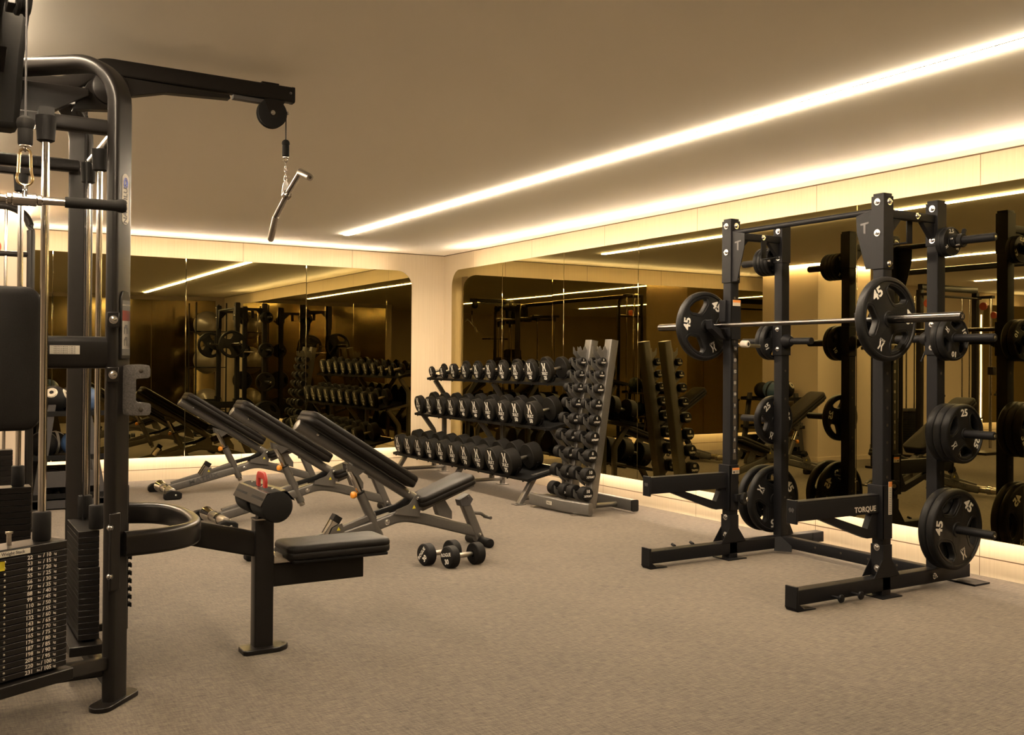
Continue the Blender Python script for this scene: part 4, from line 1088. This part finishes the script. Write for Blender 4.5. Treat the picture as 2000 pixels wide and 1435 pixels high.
# ---- low loop handle bar, beam, knee post and seat
lp = smooth_open([(UX+.03, UY-.015, .620), (-4.96, -7.325, .620), (-4.84, -7.24, .620), (-4.79, -7.08, .620), (-4.785, -6.78, .620), (-4.84, -6.60, .620), (-4.97, -6.52, .620), (BX_+.03, BY_+.0, .620)])
m = MB().rect(lp, .052, .098, .018); tp('loop_rail', m)
m = MB().rect([(-4.80, -6.90, .575), (-4.46, -6.91, .487)], .05, .112, .010); tp('link_beam', m)
m = MB().rect([(-4.447, -6.915, .01), (-4.447, -6.915, .606)], .088, .075, .008, up=V((0, 1, 0))); kp = tp('knee_post', m)
m = MB(); m.rect([(-4.447, -6.915, .606), (-4.447, -6.915, .612)], .092, .079, .004, up=V((0, 1, 0))); tp('post_cap', m, 'steel', parent=kp)
m = MB(); c = V((-4.445, -6.93, .012)); pts = []
for x, y in ((-.105, -.05), (-.09, -.062), (.06, -.062), (.10, -.035), (.118, 0), (.10, .035), (.06, .05), (-.09, .05), (-.105, .035)): pts.append(c+V((x, y, 0)))
m.prism(pts, (0, 0, -.012), (0, 0, .012)); tp('foot_plate', m, parent=kp, bevel=.004)
m = MB(); m.cyl((-4.35, -6.93, .0245), (-4.35, -6.93, .0255), .008, 12); tp('foot_hole', m, 'dark_reveal', parent=kp)
m = MB().rect([(-4.41, -6.915, .345), (-3.955, -6.915, .345)], .05, .112, .010); sb = tp('seat_beam', m)
m = MB(); m.bx(-4.404, -4.32, -6.955, -6.87, .40, .44); tp('height_bracket', m, 'steel', parent=sb, bevel=.004)
m = MB(); m.text('bd', (-4.38, -6.9556, .42), (0, -1, 0), .02, bold=.03); tp('bracket_print', m, 'white', parent=sb)
vs, fs = pad_geo(.515, .255, .068, 0, .045); m = MB().add(vs, fs, Matrix.Translation((-4.107, -6.925, .456))); tp('seat_pad', m, 'vinyl', smooth=50)
m = MB().bx(-4.34, -3.87, -7.045, -6.805, .408, .423); tp('seat_board', m, 'black', bevel=.004)
# thigh rollers under a folded cover with red pull handle
ax = V((-4.447, 0, .700)); RA = .072
m = MB(); m.cyl((-4.447, -7.14, .690), (-4.447, -6.94, .690), RA, 40, .012); r1 = tp('foam_roller', m, 'grip')
m = MB(); m.cyl((-4.447, -6.89, .690), (-4.447, -6.69, .690), RA, 40, .012); tp('foam_roller', m, 'grip')
m = MB(); m.cyl((-4.447, -6.94, .690), (-4.447, -6.89, .690), .035, 24); m.bx(-4.475, -4.42, -6.937, -6.893, .60, .70); tp('roller_axle', m)
m = MB()
prof = [(-.078, -.004), (-.048, .052), (.040, .062), (.078, .018), (.080, .012), (.043, .056), (-.045, .046), (-.074, -.008)]
m.prism([(-4.447+x, -7.135, .700+z) for x, z in prof], (0, 0, 0), (0, .445, 0)); cv = tp('roller_cover', m, 'tower', bevel=.0015)
for y in (-7.07, -6.93, -6.76): tbolt(cv, (-4.45, y, .757), (0, 0, 1), .007)
m = MB(); hz = .757; P = fillet([(-4.458, -6.985, hz), (-4.458, -6.985, hz+.055), (-4.458, -6.88, hz+.055), (-4.458, -6.88, hz)], .03, 6)
m.rect(P, .036, .014, .005, up=V((1, 0, 0))); tp('red_handle', m, 'red', bevel=0)

# ---- back pad of the near station
vs, fs = pad_geo(.52, .42, .075, 0, .055); m = MB().add(vs, fs, frame_mx((-5.655, -7.475, 1.345), (.0, 0, 1), (0, -1, 0))); tp('back_pad', m, 'vinyl', smooth=50)
m = MB(); m.bx(-5.80, -5.55, -7.437, -7.36, 1.31, 1.43); tp('pad_bracket', m, bevel=.004)

# ---- weight stacks with guide rods
def stack_(cx, cy, ang, n, z0, th, w, dep, labels=None, name='weight_stack'):
    R = Matrix.Translation((cx, cy, 0)) @ Matrix.Rotation(ang, 4, 'Z')
    st = None
    for k in range(n):
        z = z0+th*k; m = MB(); j = 0
        m.bx(-w/2+j, w/2-j, -dep/2, dep/2, z+.0010, z+th-.0010, mx=R)
        top = (k == n-1)
        o = tp('stack_plate', m, 'tower', bevel=.0015)
        if st is None: st = o
        if labels:
            m = MB(); i_ = n-1-k
            kg = 10+5*i_; lb = [22, 33, 44, 55, 66, 77, 88, 99, 110, 121, 132, 143, 154, 165, 176, 187, 198, 209, 220, 231][i_]
            m.text(str(lb), R @ V((w*.255, -dep/2-.0008, z+th/2)), R.to_3x3() @ V((0, -1, 0)), .019, bold=.02)
            m.text('lbs', R @ V((w*.315, -dep/2-.0008, z+th/2-.001)), R.to_3x3() @ V((0, -1, 0)), .010)
            m.text('/ '+str(kg), R @ V((w*.365, -dep/2-.0008, z+th/2)), R.to_3x3() @ V((0, -1, 0)), .019, bold=.02)
            m.text('kg', R @ V((w*.418, -dep/2-.0008, z+th/2-.001)), R.to_3x3() @ V((0, -1, 0)), .011)
            m.build('plate_number', 'capwhite', o, O)
            m = MB(); q = R @ V((w*.095, -dep/2, z+th/2)); m.lathe([(0, .004), (.004, .004), (.0055, 0)], q, R.to_3x3() @ V((0, -1, 0)), 10); m.build('pin_stud', 'bolt', o, O)
            m = MB(); q = R @ V((0, -dep/2+.001, z+th/2)); m.lathe([(0, 0), (.0016, 0), (.0016, .007), (.004, .008), (.004, .0055), (.0017, .005), (.0017, 0)], q, R.to_3x3() @ V((0, -1, 0)), 14); m.build('pin_hole', 'black', o, O)
    return R
TH = .0202
R1 = stack_(-5.655, -7.80, math.radians(27), 20, .285, TH, .56, .12, True)
ztop = .285+20*TH
m = MB(); m.bx(-.28, .28, -.060, .060, ztop, ztop+.030, mx=R1); tpl = tp('top_plate', m, 'tower', bevel=.004)
m = MB(); m.prism([R1 @ V((x, -.0615, z)) for x, z in ((.02, ztop+.006), (.142, ztop+.006), (.142, ztop+.024), (.02, ztop+.024))], (0, 0, 0), (R1.to_3x3() @ V((0, -1, 0)))*.001); tp('stack_label', m, 'cream', parent=tpl)
m = MB(); m.text('Weight Stack', R1 @ V((.082, -.0632, ztop+.015)), R1.to_3x3() @ V((0, -1, 0)), .015, bold=.02); tp('label_print', m, 'darkgrey', parent=tpl)
m = MB(); m.bx(.018, .05, -.069, -.061, ztop-.030, ztop-.006, mx=R1); m.bx(.030, .05, -.069, -.061, ztop-.036, ztop-.006, mx=R1); tp('selector_clip', m, 'yellow')
m = MB(); q = R1 @ V((.012, 0, ztop+.03)); m.lathe([(0, 0), (0, .020), (.03, .020), (.034, .014), (.06, .014), (.066, .010), (.085, .010), (.088, .004), (.10, .003), (.10, 0)], q, (0, 0, 1), 20); tp('selector_stem', m, 'brass')
m = MB(); q = R1 @ V((.105, 0, ztop+.03)); m.lathe([(0, 0), (0, .008), (.038, .008), (.040, .012), (.046, .012), (.048, 0)], q, (0, 0, 1), 16); tp('alignment_pin', m, 'steel')
m = MB(); q = R1 @ V((.012, 0, 0)); m.tube([(q.x, q.y, ztop+.12), (q.x, q.y, 2.2)], .0028, 8); tp('cable', m, 'black')
def rod(x, y, z0, z1, bump=True, r=.0135):
    m = MB(); m.cyl((x, y, z0), (x, y, z1), r, 18); o = tp('guide_rod', m, 'chrome')
    if bump:
        m = MB(); m.cyl((x, y, z0-.0), (x, y, z0+.10), .030, 24, .006); tp('rubber_bumper', m, 'rubber', parent=o)
        m = MB(); m.lathe([(0, 0), (0, .034), (.085, .029), (.09, .020), (.09, 0)], (x, y, z1), (0, 0, -1), 24); tp('rod_socket', m, 'rubber', parent=o)
q = R1 @ V((.222, 0, 0)); rod(q.x, q.y, ztop+.030, 2.185)
m = MB(); m.rect([(q.x, q.y-.02, 2.20), (q.x+.02, UY, 2.225)], .05, .03, .005); tp('rod_bracket', m)
q = R1 @ V((-.20, 0, 0)); rod(q.x, q.y, ztop+.030, 2.185)
m = MB(); m.bx(-.30, .30, -.075, .075, .235, .275, mx=R1); tp('stack_base', m, bevel=.004)
m = MB(); m.rect([R1 @ V((-.25, 0, .235)), R1 @ V((-.25, 0, .01))], .05, .05, .006, up=V((0, 1, 0))); tp('base_leg', m)
m = MB(); q = R1 @ V((.25, 0.0, .25)); m.rect([q, V((UX-.03, UY, .16))], .05, .05, .008); tp('base_link', m)
# stack between the two front uprights (lat station), long side along the machine side
R2 = Matrix.Translation((-5.222, -6.915, 0)) @ Matrix.Rotation(PI/2, 4, 'Z')
for k in range(18):
    z = .20+.0245*k; m = MB(); w_ = .40 if k < 12 else .36
    m.bx(-w_/2, w_/2, -.04, .04, z+.001, z+.0235, mx=R2); tp('stack_plate', m, 'tower', bevel=.0015)
for s in (-1, 1):
    q = R2 @ V((s*.165, 0, 0)); rod(q.x+.03, q.y, .645, 2.21, True, .012)
m = MB(); q = R2 @ V((0, 0, 0)); m.tube([(q.x, q.y, .66), (q.x, q.y, 2.4)], .0028, 8); tp('cable', m, 'black')
m = MB(); m.bx(-5.30, -5.17, -7.16, -6.67, .15, .19); tp('stack_base', m, bevel=.004)
m = MB(); m.rect([(-5.065, -6.93, .18), (-5.065, -6.93, .80)], .05, .012, .003, up=V((0, 1, 0))); pg = tp('peg_strip', m, bevel=.001)
m = MB(); m.rect([(-5.20, -6.93, .20), (-5.065, -6.93, .20)], .03, .03, .003); tp('peg_strip_arm', m)
for k in range(10):
    m = MB(); z = .285+.034*k; m.bx(-5.060, -5.035, -6.945, -6.915, z-.007, z+.007); m.bx(-5.035, -5.028, -6.95, -6.91, z-.009, z+.009); tp('selector_peg', m, 'black', bevel=.001)
# rear stack towards the left edge
for k in range(12):
    z = .36+.03*k; m = MB(); m.bx(-5.86, -5.35, -6.12, -6.00, z+.001, z+.029); tp('stack_plate', m, 'tower', bevel=.0015)
m = MB(); m.bx(-5.88, -5.33, -6.14, -5.98, .02, .34); tp('stack_base', m, bevel=.004)
rod(-5.405, -6.06, .72, 2.25, True, .013); rod(-5.80, -6.06, .72, 2.25, True, .013)
m = MB(); m.rect([(-5.9, -6.06, 2.27), (-5.3, -6.06, 2.27)], .05, .05, .008); m.rect([(-5.62, -6.06, 2.27), (-5.62, -6.92, 2.27)], .05, .05, .008); tp('upper_cross_beam', m)
m = MB(); m.lathe([(0, 0), (0, .010), (.03, .010), (.034, .006), (.034, 0)], (-5.50, -6.06, .72), (0, 0, 1), 14); tp('alignment_pin', m, 'steel')

# ---- near arm carrying the foreground pulley
P = fillet([(-5.70, -6.92, 2.25), (-5.70, -7.25, 2.26), (-5.672, -7.50, 2.60), (-5.66, -7.95, 2.63)], .16, 8)
m = MB().rect(P, .17, .12, .03); na = tp('near_arm', m, 'grip')
m = MB(); m.prism([(-5.66, -6.95, 2.25), (-5.62, -7.33, 2.18), (-5.605, -7.65, 2.42), (-5.62, -7.33, 2.33)], (-.03, 0, 0), (.03, 0, 0)); tp('arm_gusset', m, parent=na, bevel=.003)
m = MB(); R = .07
m.lathe([(-.022, 0), (-.022, R*.93), (-.018, R), (-.008, R), (-.004, R*.9), (.004, R*.9), (.008, R), (.018, R), (.022, R*.93), (.022, 0)], (-5.555, -7.965, 2.508), (1, .06, 0), 40); tp('pulley', m, 'grip', parent=na)
m = MB(); m.bx(-5.60, -5.575, -8.0, -7.90, 2.46, 2.60); tp('pulley_bracket', m, parent=na, bevel=.003)
m = MB(); m.tube([(-5.548, -8.03, 2.50), (-5.548, -8.03, 2.10)], .0032, 8); tp('cable', m, 'darkgrey')
m = MB(); m.lathe([(0, 0), (.003, .012), (.012, .0235), (.024, .0265), (.036, .025), (.044, .0215), (.048, .0225), (.090, .0215), (.095, .019), (.095, 0)], (-5.548, -8.03, 2.107), (0, 0, -1), 28); cs = tp('cable_stop', m, 'grip')
m = MB(); m.cyl((-5.548, -8.03, 2.012), (-5.548, -8.03, 2.009), .018, 20); tp('stop_ring', m, 'steel', parent=cs)
m = MB(); m.prism([(-5.84, -7.5, 2.16), (-5.53, -7.5, 2.16), (-5.515, -7.5, 2.42), (-5.49, -7.5, 2.66), (-5.84, -7.5, 2.66)], (0, -.06, 0), (0, .06, 0)); tp('arm_housing', m, 'grip', parent=na, bevel=.02)
# ---- straight bar on a carabiner in the foreground
sbar = thing('straight_bar', 'straight chrome cable bar with black grip hanging in the left foreground', 'cable handle', (-5.548, -8.03, 1.843)); so = sbar.location
cb = thing('carabiner', 'brass-coloured carabiner clip holding the straight bar in the left foreground', 'carabiner', (-5.548, -8.03, 1.95)); co = cb.location
lx = V((.996, -.09, 0)); 
def ring(pts, r, name, mm, parent, org): 
    m = MB(); m.sweep(pts, [(r*math.cos(q*PI/4), r*math.sin(q*PI/4)) for q in range(8)], closed=True, up=V((.1, 1, .05))); return m.build(name, mm, parent, org)
cc = V((-5.548, -8.03, 0))
ring([cc+lx*x+V((0, 0, z)) for x, z in smooth_loop([(-.012, 2.000), (.012, 2.000), (.016, 1.985), (.017, 1.935), (.023, 1.910), (.018, 1.893), (0, 1.886), (-.018, 1.893), (-.024, 1.910), (-.017, 1.935), (-.016, 1.985)], 2)], .0042, 'hook', 'brass', cb, co)
m = MB(); m.tube([cc-lx*.0165+V((0, 0, 1.982)), cc-lx*.0185+V((0, 0, 1.925))], .0052, 12); m.build('gate', 'brass', cb, co)
ring([cc+V((0, .008*math.cos(a), 2.003+.009*math.sin(a))) for a in [2*PI*i/14 for i in range(14)]], .003, 'swivel_eye', 'chrome', sbar, so)
m = MB(); m.cyl(cc+V((0, 0, 1.886)), cc+V((0, 0, 1.852)), .0065, 16, .001); m.lathe([(0, .006), (.008, .009), (.016, .017), (.022, .021)], cc+V((0, 0, 1.872)), (0, 0, -1), 24); m.build('swivel_stem', 'chrome', sbar, so)
m = MB(); m.lathe([(-.052, 0), (-.052, .013), (-.048, .017), (-.038, .017), (-.036, .015), (-.032, .020), (.032, .020), (.036, .015), (.038, .017), (.048, .017), (.052, .013), (.052, 0)], cc+V((0, 0, 1.843)), lx, 28); m.build('swivel_block', 'chrome', sbar, so)
for s in (-1, 1):
    a = cc+V((0, 0, 1.843))
    m = MB(); m.cyl(a+lx*s*.05, a+lx*s*.12, .0125, 20); m.build('bar', 'chrome', sbar, so)
    m = MB(); m.lathe([(0, 0), (0, .0165), (.003, .0175), (.15, .0175), (.16, .0215), (.172, .0225), (.182, .019), (.184, 0)], a+lx*s*.115, lx*s, 28); m.build('rubber_grip', 'grip', sbar, so)

# ================================================================== CROSSOVER BEAM AND SECOND TOWER
t2 = thing('cable_tower', 'slim black cable tower by the tan pillar, joined to the big machine by a beam', 'gym machine', (-5.3, -2.9, 0)); O = t2.location
def q2(name, mb, m='tower', parent=None, bevel=0., **k): return mb.build(name, m, parent or t2, O, bevel=bevel, **k)
m = MB(); m.rect([(-5.6, -6.85, 2.535), (-5.6, -2.97, 2.535)], .06, .07, .012); tag(m.build('crossover_beam', 'tower', None, (-5.6, -4.9, 2.535)), 'long black overhead beam joining the two cable machines, seen in the mirror', 'beam')
P = fillet([(-5.085, -2.9, .02), (-5.085, -2.9, 2.52), (-5.64, -2.9, 2.52)], .22, 10)
m = MB().tube(P, .030, 20); fr = q2('tower_frame', m)
P = fillet([(-5.62, -2.9, .02), (-5.62, -2.9, 2.52)], .1); m = MB().tube(P, .030, 18); q2('upright', m)
m = MB(); m.tube([(-5.62, -2.9, 2.15), (-5.085, -2.9, 2.15)], .022, 14); q2('cross_tube', m)
m = MB(); m.bx(-5.66, -5.03, -2.98, -2.82, .0, .03); q2('floor_base', m, bevel=.005)
for k in range(14):
    z = .08+.04*k; m = MB(); m.bx(-5.50, -5.20, -2.96, -2.84, z+.001, z+.038); q2('stack_plate', m, 'tower', bevel=.0015)
for x in (-5.44, -5.26):
    m = MB(); m.cyl((x, -2.9, .6), (x, -2.9, 2.5), .012, 14); q2('guide_rod', m, 'chrome')
m = MB(); m.lathe([(-.02, 0), (-.02, .055), (-.012, .06), (.012, .06), (.02, .055), (.02, 0)], (-5.35, -2.9, 2.20), (0, 1, 0), 32); q2('pulley', m, 'redpulley')

# ================================================================== STORAGE RACK BY THE PILLAR
kr = thing('ball_rack', 'dark grey storage rack with slanted legs between the pillar and the back mirror', 'rack', (-4.66, -1.55, 0)); O = kr.location
def kp_(name, mb, m='darkgrey', parent=None, bevel=.002): return mb.build(name, m, parent or kr, O, bevel=bevel)
for y in (-1.84, -1.26):
    m = MB()
    m.prism([(-4.98, y, 0), (-4.90, y, 0), (-4.78, y, .93), (-4.84, y, .93)], (0, -.02, 0), (0, .02, 0)); kp_('leg', m)
    m = MB(); m.prism([(-4.42, y, 0), (-4.34, y, 0), (-4.50, y, .93), (-4.56, y, .93)], (0, -.02, 0), (0, .02, 0)); kp_('leg', m)
    m = MB(); m.bx(-4.98, -4.34, y-.02, y+.02, .012, .085); kp_('foot_rail', m)
    m = MB(); m.bx(-4.93, -4.40, y-.018, y+.018, .20, .34); kp_('side_plate', m)
for z, x0, x1 in ((.44, -4.96, -4.38), (.83, -4.96, -4.38), (.10, -4.96, -4.38)):
    m = MB(); m.bx(x0, x1, -1.86, -1.24, z, z+.012); m.bx(x0, x1, -1.87, -1.86, z, z+.045); m.bx(x0, x1, -1.24, -1.23, z, z+.045); kp_('shelf', m, 'black')
def ball(name, c, r, m, label, cat, group, deco=None):
    t = thing(name, label, cat, (c[0], c[1], c[2]-r), group=group)
    MB().sphere(c, r, 36, 24).build('shell', m, t, t.location, smooth=60)
    if deco: deco(t, V(c), r)
    return t
def band_deco(col):
    def f(t, c, r):
        m = MB()
        for a in (0, 1): 
            pr = [(-.012, r*.999), (-.012, r*1.004), (.012, r*1.004), (.012, r*.999), (-.012, r*.999)]
            m.lathe(pr, c, (1, .2, 0) if a else (.2, 1, .3), 40)
        m.build('seam_band', col, t, t.location)
    return f
def disc_deco(t, c, r):
    m = MB(); n = V((-.25, -.8, .55)).normalized(); m.lathe([(r*.985, 0), (r*.985, r*.34), (r*.90, r*.42)], c, n, 28); m.build('printed_disc', 'cream', t, t.location)
    m = MB(); n = V((.85, -.35, .4)).normalized(); m.lathe([(r*.985, 0), (r*.985, r*.34), (r*.90, r*.42)], c, n, 28); d = m.build('printed_disc', 'cream', t, t.location)
G = 'balls on the storage rack'
ball('medicine_ball', (-4.52, -1.68, .975), .122, 'blue', 'blue medicine ball on the top shelf of the grey storage rack', 'ball', G, band_deco('black'))
ball('medicine_ball', (-4.78, -1.68, .975), .122, 'rubber', 'black medicine ball with pale printed disc on the top shelf of the rack', 'ball', G, disc_deco)
ball('medicine_ball', (-4.62, -1.40, .965), .110, 'rubber', 'plain black medicine ball at the back of the top shelf', 'ball', G)
ball('medicine_ball', (-4.86, -1.68, .575), .118, 'rubber', 'shiny black medicine ball at the left end of the middle shelf', 'ball', G, band_deco('darkgrey'))
ball('medicine_ball', (-4.60, -1.68, .575), .118, 'blue', 'blue and black medicine ball in the middle of the middle shelf', 'ball', G, band_deco('black'))
ball('medicine_ball', (-4.74, -1.42, .565), .108, 'glass_dark', 'glossy black medicine ball at the back of the middle shelf', 'ball', G, band_deco('white'))
# kettlebells on the bottom shelf
kb0 = thing('kettlebell', 'black kettlebell at the left end of the bottom shelf of the storage rack', 'kettlebell', (0, 0, 0), group='kettlebells on the bottom shelf')
m = MB(); m.lathe([(0, 0), (0, .045), (.006, .052), (.02, .066), (.05, .078), (.085, .072), (.11, .055), (.125, .035), (.13, 0)], (0, 0, 0), (0, 0, 1), 32); m.build('bell', 'rubber', kb0, smooth=60)
m = MB(); m.tube(smooth_open([(-.045, 0, .105), (-.062, 0, .15), (-.05, 0, .195), (0, 0, .205), (.05, 0, .195), (.062, 0, .15), (.045, 0, .105)], 2), .014, 14); m.build('handle', 'darkchrome', kb0, smooth=60)
for i, (x, y) in enumerate(((-4.86, -1.72), (-4.66, -1.72), (-4.47, -1.72), (-4.76, -1.45), (-4.56, -1.45))):
    if i == 0: kb0.location = (x, y, .113)
    else: dup(kb0, (x, y, .113), None, ['', 'black kettlebell in the middle of the bottom shelf front row', 'black kettlebell at the right end of the bottom shelf front row', 'black kettlebell at the back left of the bottom shelf', 'black kettlebell at the back right of the bottom shelf'][i])

# ================================================================== STABILITY BALLS (seen in the back mirror)
br = thing('stability_ball_rack', 'tall black rack holding three grey exercise balls, seen in the back mirror', 'rack', (-.62, -10.05, 0)); O = br.location
m = MB()
for dx, dy in ((-.31, -.31), (.31, -.31), (-.31, .31), (.31, .31)):
    mm = MB(); mm.tube([(-.62+dx, -10.05+dy, 0), (-.62+dx, -10.05+dy, 2.5)], .016, 12); mm.build('post', 'black', br, O)
for z in (.28, 1.16, 1.90):
    mm = MB(); ring_ = [(-.62+.25*math.cos(a), -10.05+.25*math.sin(a), z) for a in [2*PI*i/36 for i in range(36)]]
    mm.sweep(ring_, [(.012*math.cos(q*PI/4), .012*math.sin(q*PI/4)) for q in range(8)], closed=True); mm.build('ball_ring', 'black', br, O)
    mm = MB()
    for dx, dy in ((-1, -1), (1, -1), (-1, 1), (1, 1)): mm.tube([(-.62+dx*.31, -10.05+dy*.31, z), (-.62+dx*.176, -10.05+dy*.176, z)], .010, 8)
    mm.build('ring_bracket', 'black', br, O)
G = 'exercise balls in the tall rack'
for z, lab in ((.43, 'bottom'), (1.31, 'middle'), (2.05, 'top')):
    ball('stability_ball', (-.62, -10.05, z), .288, 'ball', f'large grey exercise ball on the {lab} level of the tall ball rack', 'exercise ball', G)
# exit of the far room: a small lit sign plate on the right wall beyond the mirror
# ================================================================== CABLE TRAINER IN THE ALCOVE (seen in the right mirror)
ft = thing('functional_trainer', 'black dual cable trainer in the tan alcove, seen in the right mirror', 'gym machine', (-7.6, -2.2, 0)); O = ft.location
def fp_(name, mb, m='tower', parent=None, bevel=0.): return mb.build(name, m, parent or ft, O, bevel=bevel)
for i, x in enumerate((-6.95, -8.25)):
    m = MB().rect([(x, -2.2, .0), (x, -2.2, 2.42)], .07, .09, .01, up=V((0, 1, 0))); up_ = fp_('upright', m)
    m = MB(); m.bx(x-.18, x+.18, -2.5, -1.9, 0, .04); fp_('base_plate', m, parent=up_, bevel=.004)
    m = MB(); m.cyl((x, -2.45, .1), (x, -2.45, 2.35), .022, 16); rl = fp_('perforated_rail', m, 'chrome')
    m = MB()
    for k in range(28): m.cyl((x, -2.4725, .3+.07*k), (x, -2.4735, .3+.07*k), .006, 8)
    o = m.build('rail_holes', 'dark_reveal', rl, O); o['kind'] = 'stuff'
    m = MB(); m.bx(x-.04, x+.04, -2.49, -2.16, 2.33, 2.37); fp_('rail_bracket', m)
    for k in range(15):
        z = .14+.035*k; m = MB(); m.bx(x-.14, x+.14, -2.10, -1.98, z+.001, z+.034); fp_('stack_plate', m, 'black')
    m = MB(); m.bx(x-.15, x+.15, -2.115, -1.965, .665, .70); fp_('top_plate', m, 'darkgrey')
    for s in (-1, 1):
        m = MB(); m.cyl((x+s*.09, -2.04, .14), (x+s*.09, -2.04, 2.34), .011, 12); fp_('guide_rod', m, 'chrome')
    m = MB(); m.lathe([(-.02, 0), (-.02, .055), (-.012, .06), (.012, .06), (.02, .055), (.02, 0)], (x, -2.33, 2.22), (1, 0, 0), 30); fp_('pulley', m, 'redpulley')
    m = MB(); m.lathe([(-.02, 0), (-.02, .045), (-.012, .05), (.012, .05), (.02, .045), (.02, 0)], (x, -2.50, 2.08), (1, 0, 0), 30); fp_('pulley', m, 'redpulley')
    m = MB(); m.box((x, -2.47, 1.25), (.07, .10, .12)); fp_('carriage', m, bevel=.006)
    m = MB(); m.tube([(x, -2.56, 1.22), (x, -2.56, .98)], .003, 8); m.cyl((x-.06, -2.56, .90), (x+.06, -2.56, .90), .016, 14); m.tube([(x-.055, -2.56, .90), (x, -2.56, .98), (x+.055, -2.56, .90)], .005, 8); fp_('stirrup_handle', m, 'grip')
m = MB().rect([(-8.25, -2.2, 2.46), (-6.95, -2.2, 2.46)], .08, .09, .01); fp_('top_beam', m)
m = MB().tube([(-8.2, -2.32, 2.33), (-7.0, -2.32, 2.33)], .016, 12); fp_('pull_up_bar', m)
EXPO=3.45

# ================================================================== CAMERA
cd = bpy.data.cameras.new('camera'); cam = bpy.data.objects.new('camera', cd); COL.objects.link(cam)
F, CX, CY, YAW, PITCH, ROLL = 1937.99, 1000., 688.25, .5387, .0082, .0066
cam.location = (-5.8269, -11.4736, 1.3493)
fw = V((math.sin(YAW)*math.cos(PITCH), math.cos(YAW)*math.cos(PITCH), math.sin(PITCH)))
rt = V((math.cos(YAW), -math.sin(YAW), 0)); up = rt.cross(fw)
r2 = rt*math.cos(ROLL)+up*math.sin(ROLL); u2 = -rt*math.sin(ROLL)+up*math.cos(ROLL)
cam.rotation_euler = Matrix((r2, u2, -fw)).transposed().to_euler()
cd.sensor_width = 36; cd.lens = F/2000*36; cd.shift_x = (1000-CX)/2000; cd.shift_y = (CY-717.5)/2000
cd.clip_start = .05; cd.clip_end = 100
scene.camera = cam
w = bpy.data.worlds.new('world'); scene.world = w; w.use_nodes = True
w.node_tree.nodes['Background'].inputs[0].default_value = (.0, .0, .0, 1); w.node_tree.nodes['Background'].inputs[1].default_value = 0
vs = scene.view_settings; vs.view_transform = 'Standard'; vs.look = 'None'; vs.exposure = EXPO; vs.gamma = 1; vs.use_curve_mapping = False
scene.cycles.use_denoising = True
scene.cycles.max_bounces = 12; scene.cycles.diffuse_bounces = 5; scene.cycles.glossy_bounces = 8
scene.cycles.sample_clamp_indirect = 6; scene.cycles.caustics_reflective = True; scene.cycles.caustics_refractive = False
bpy.context.view_layer.update()
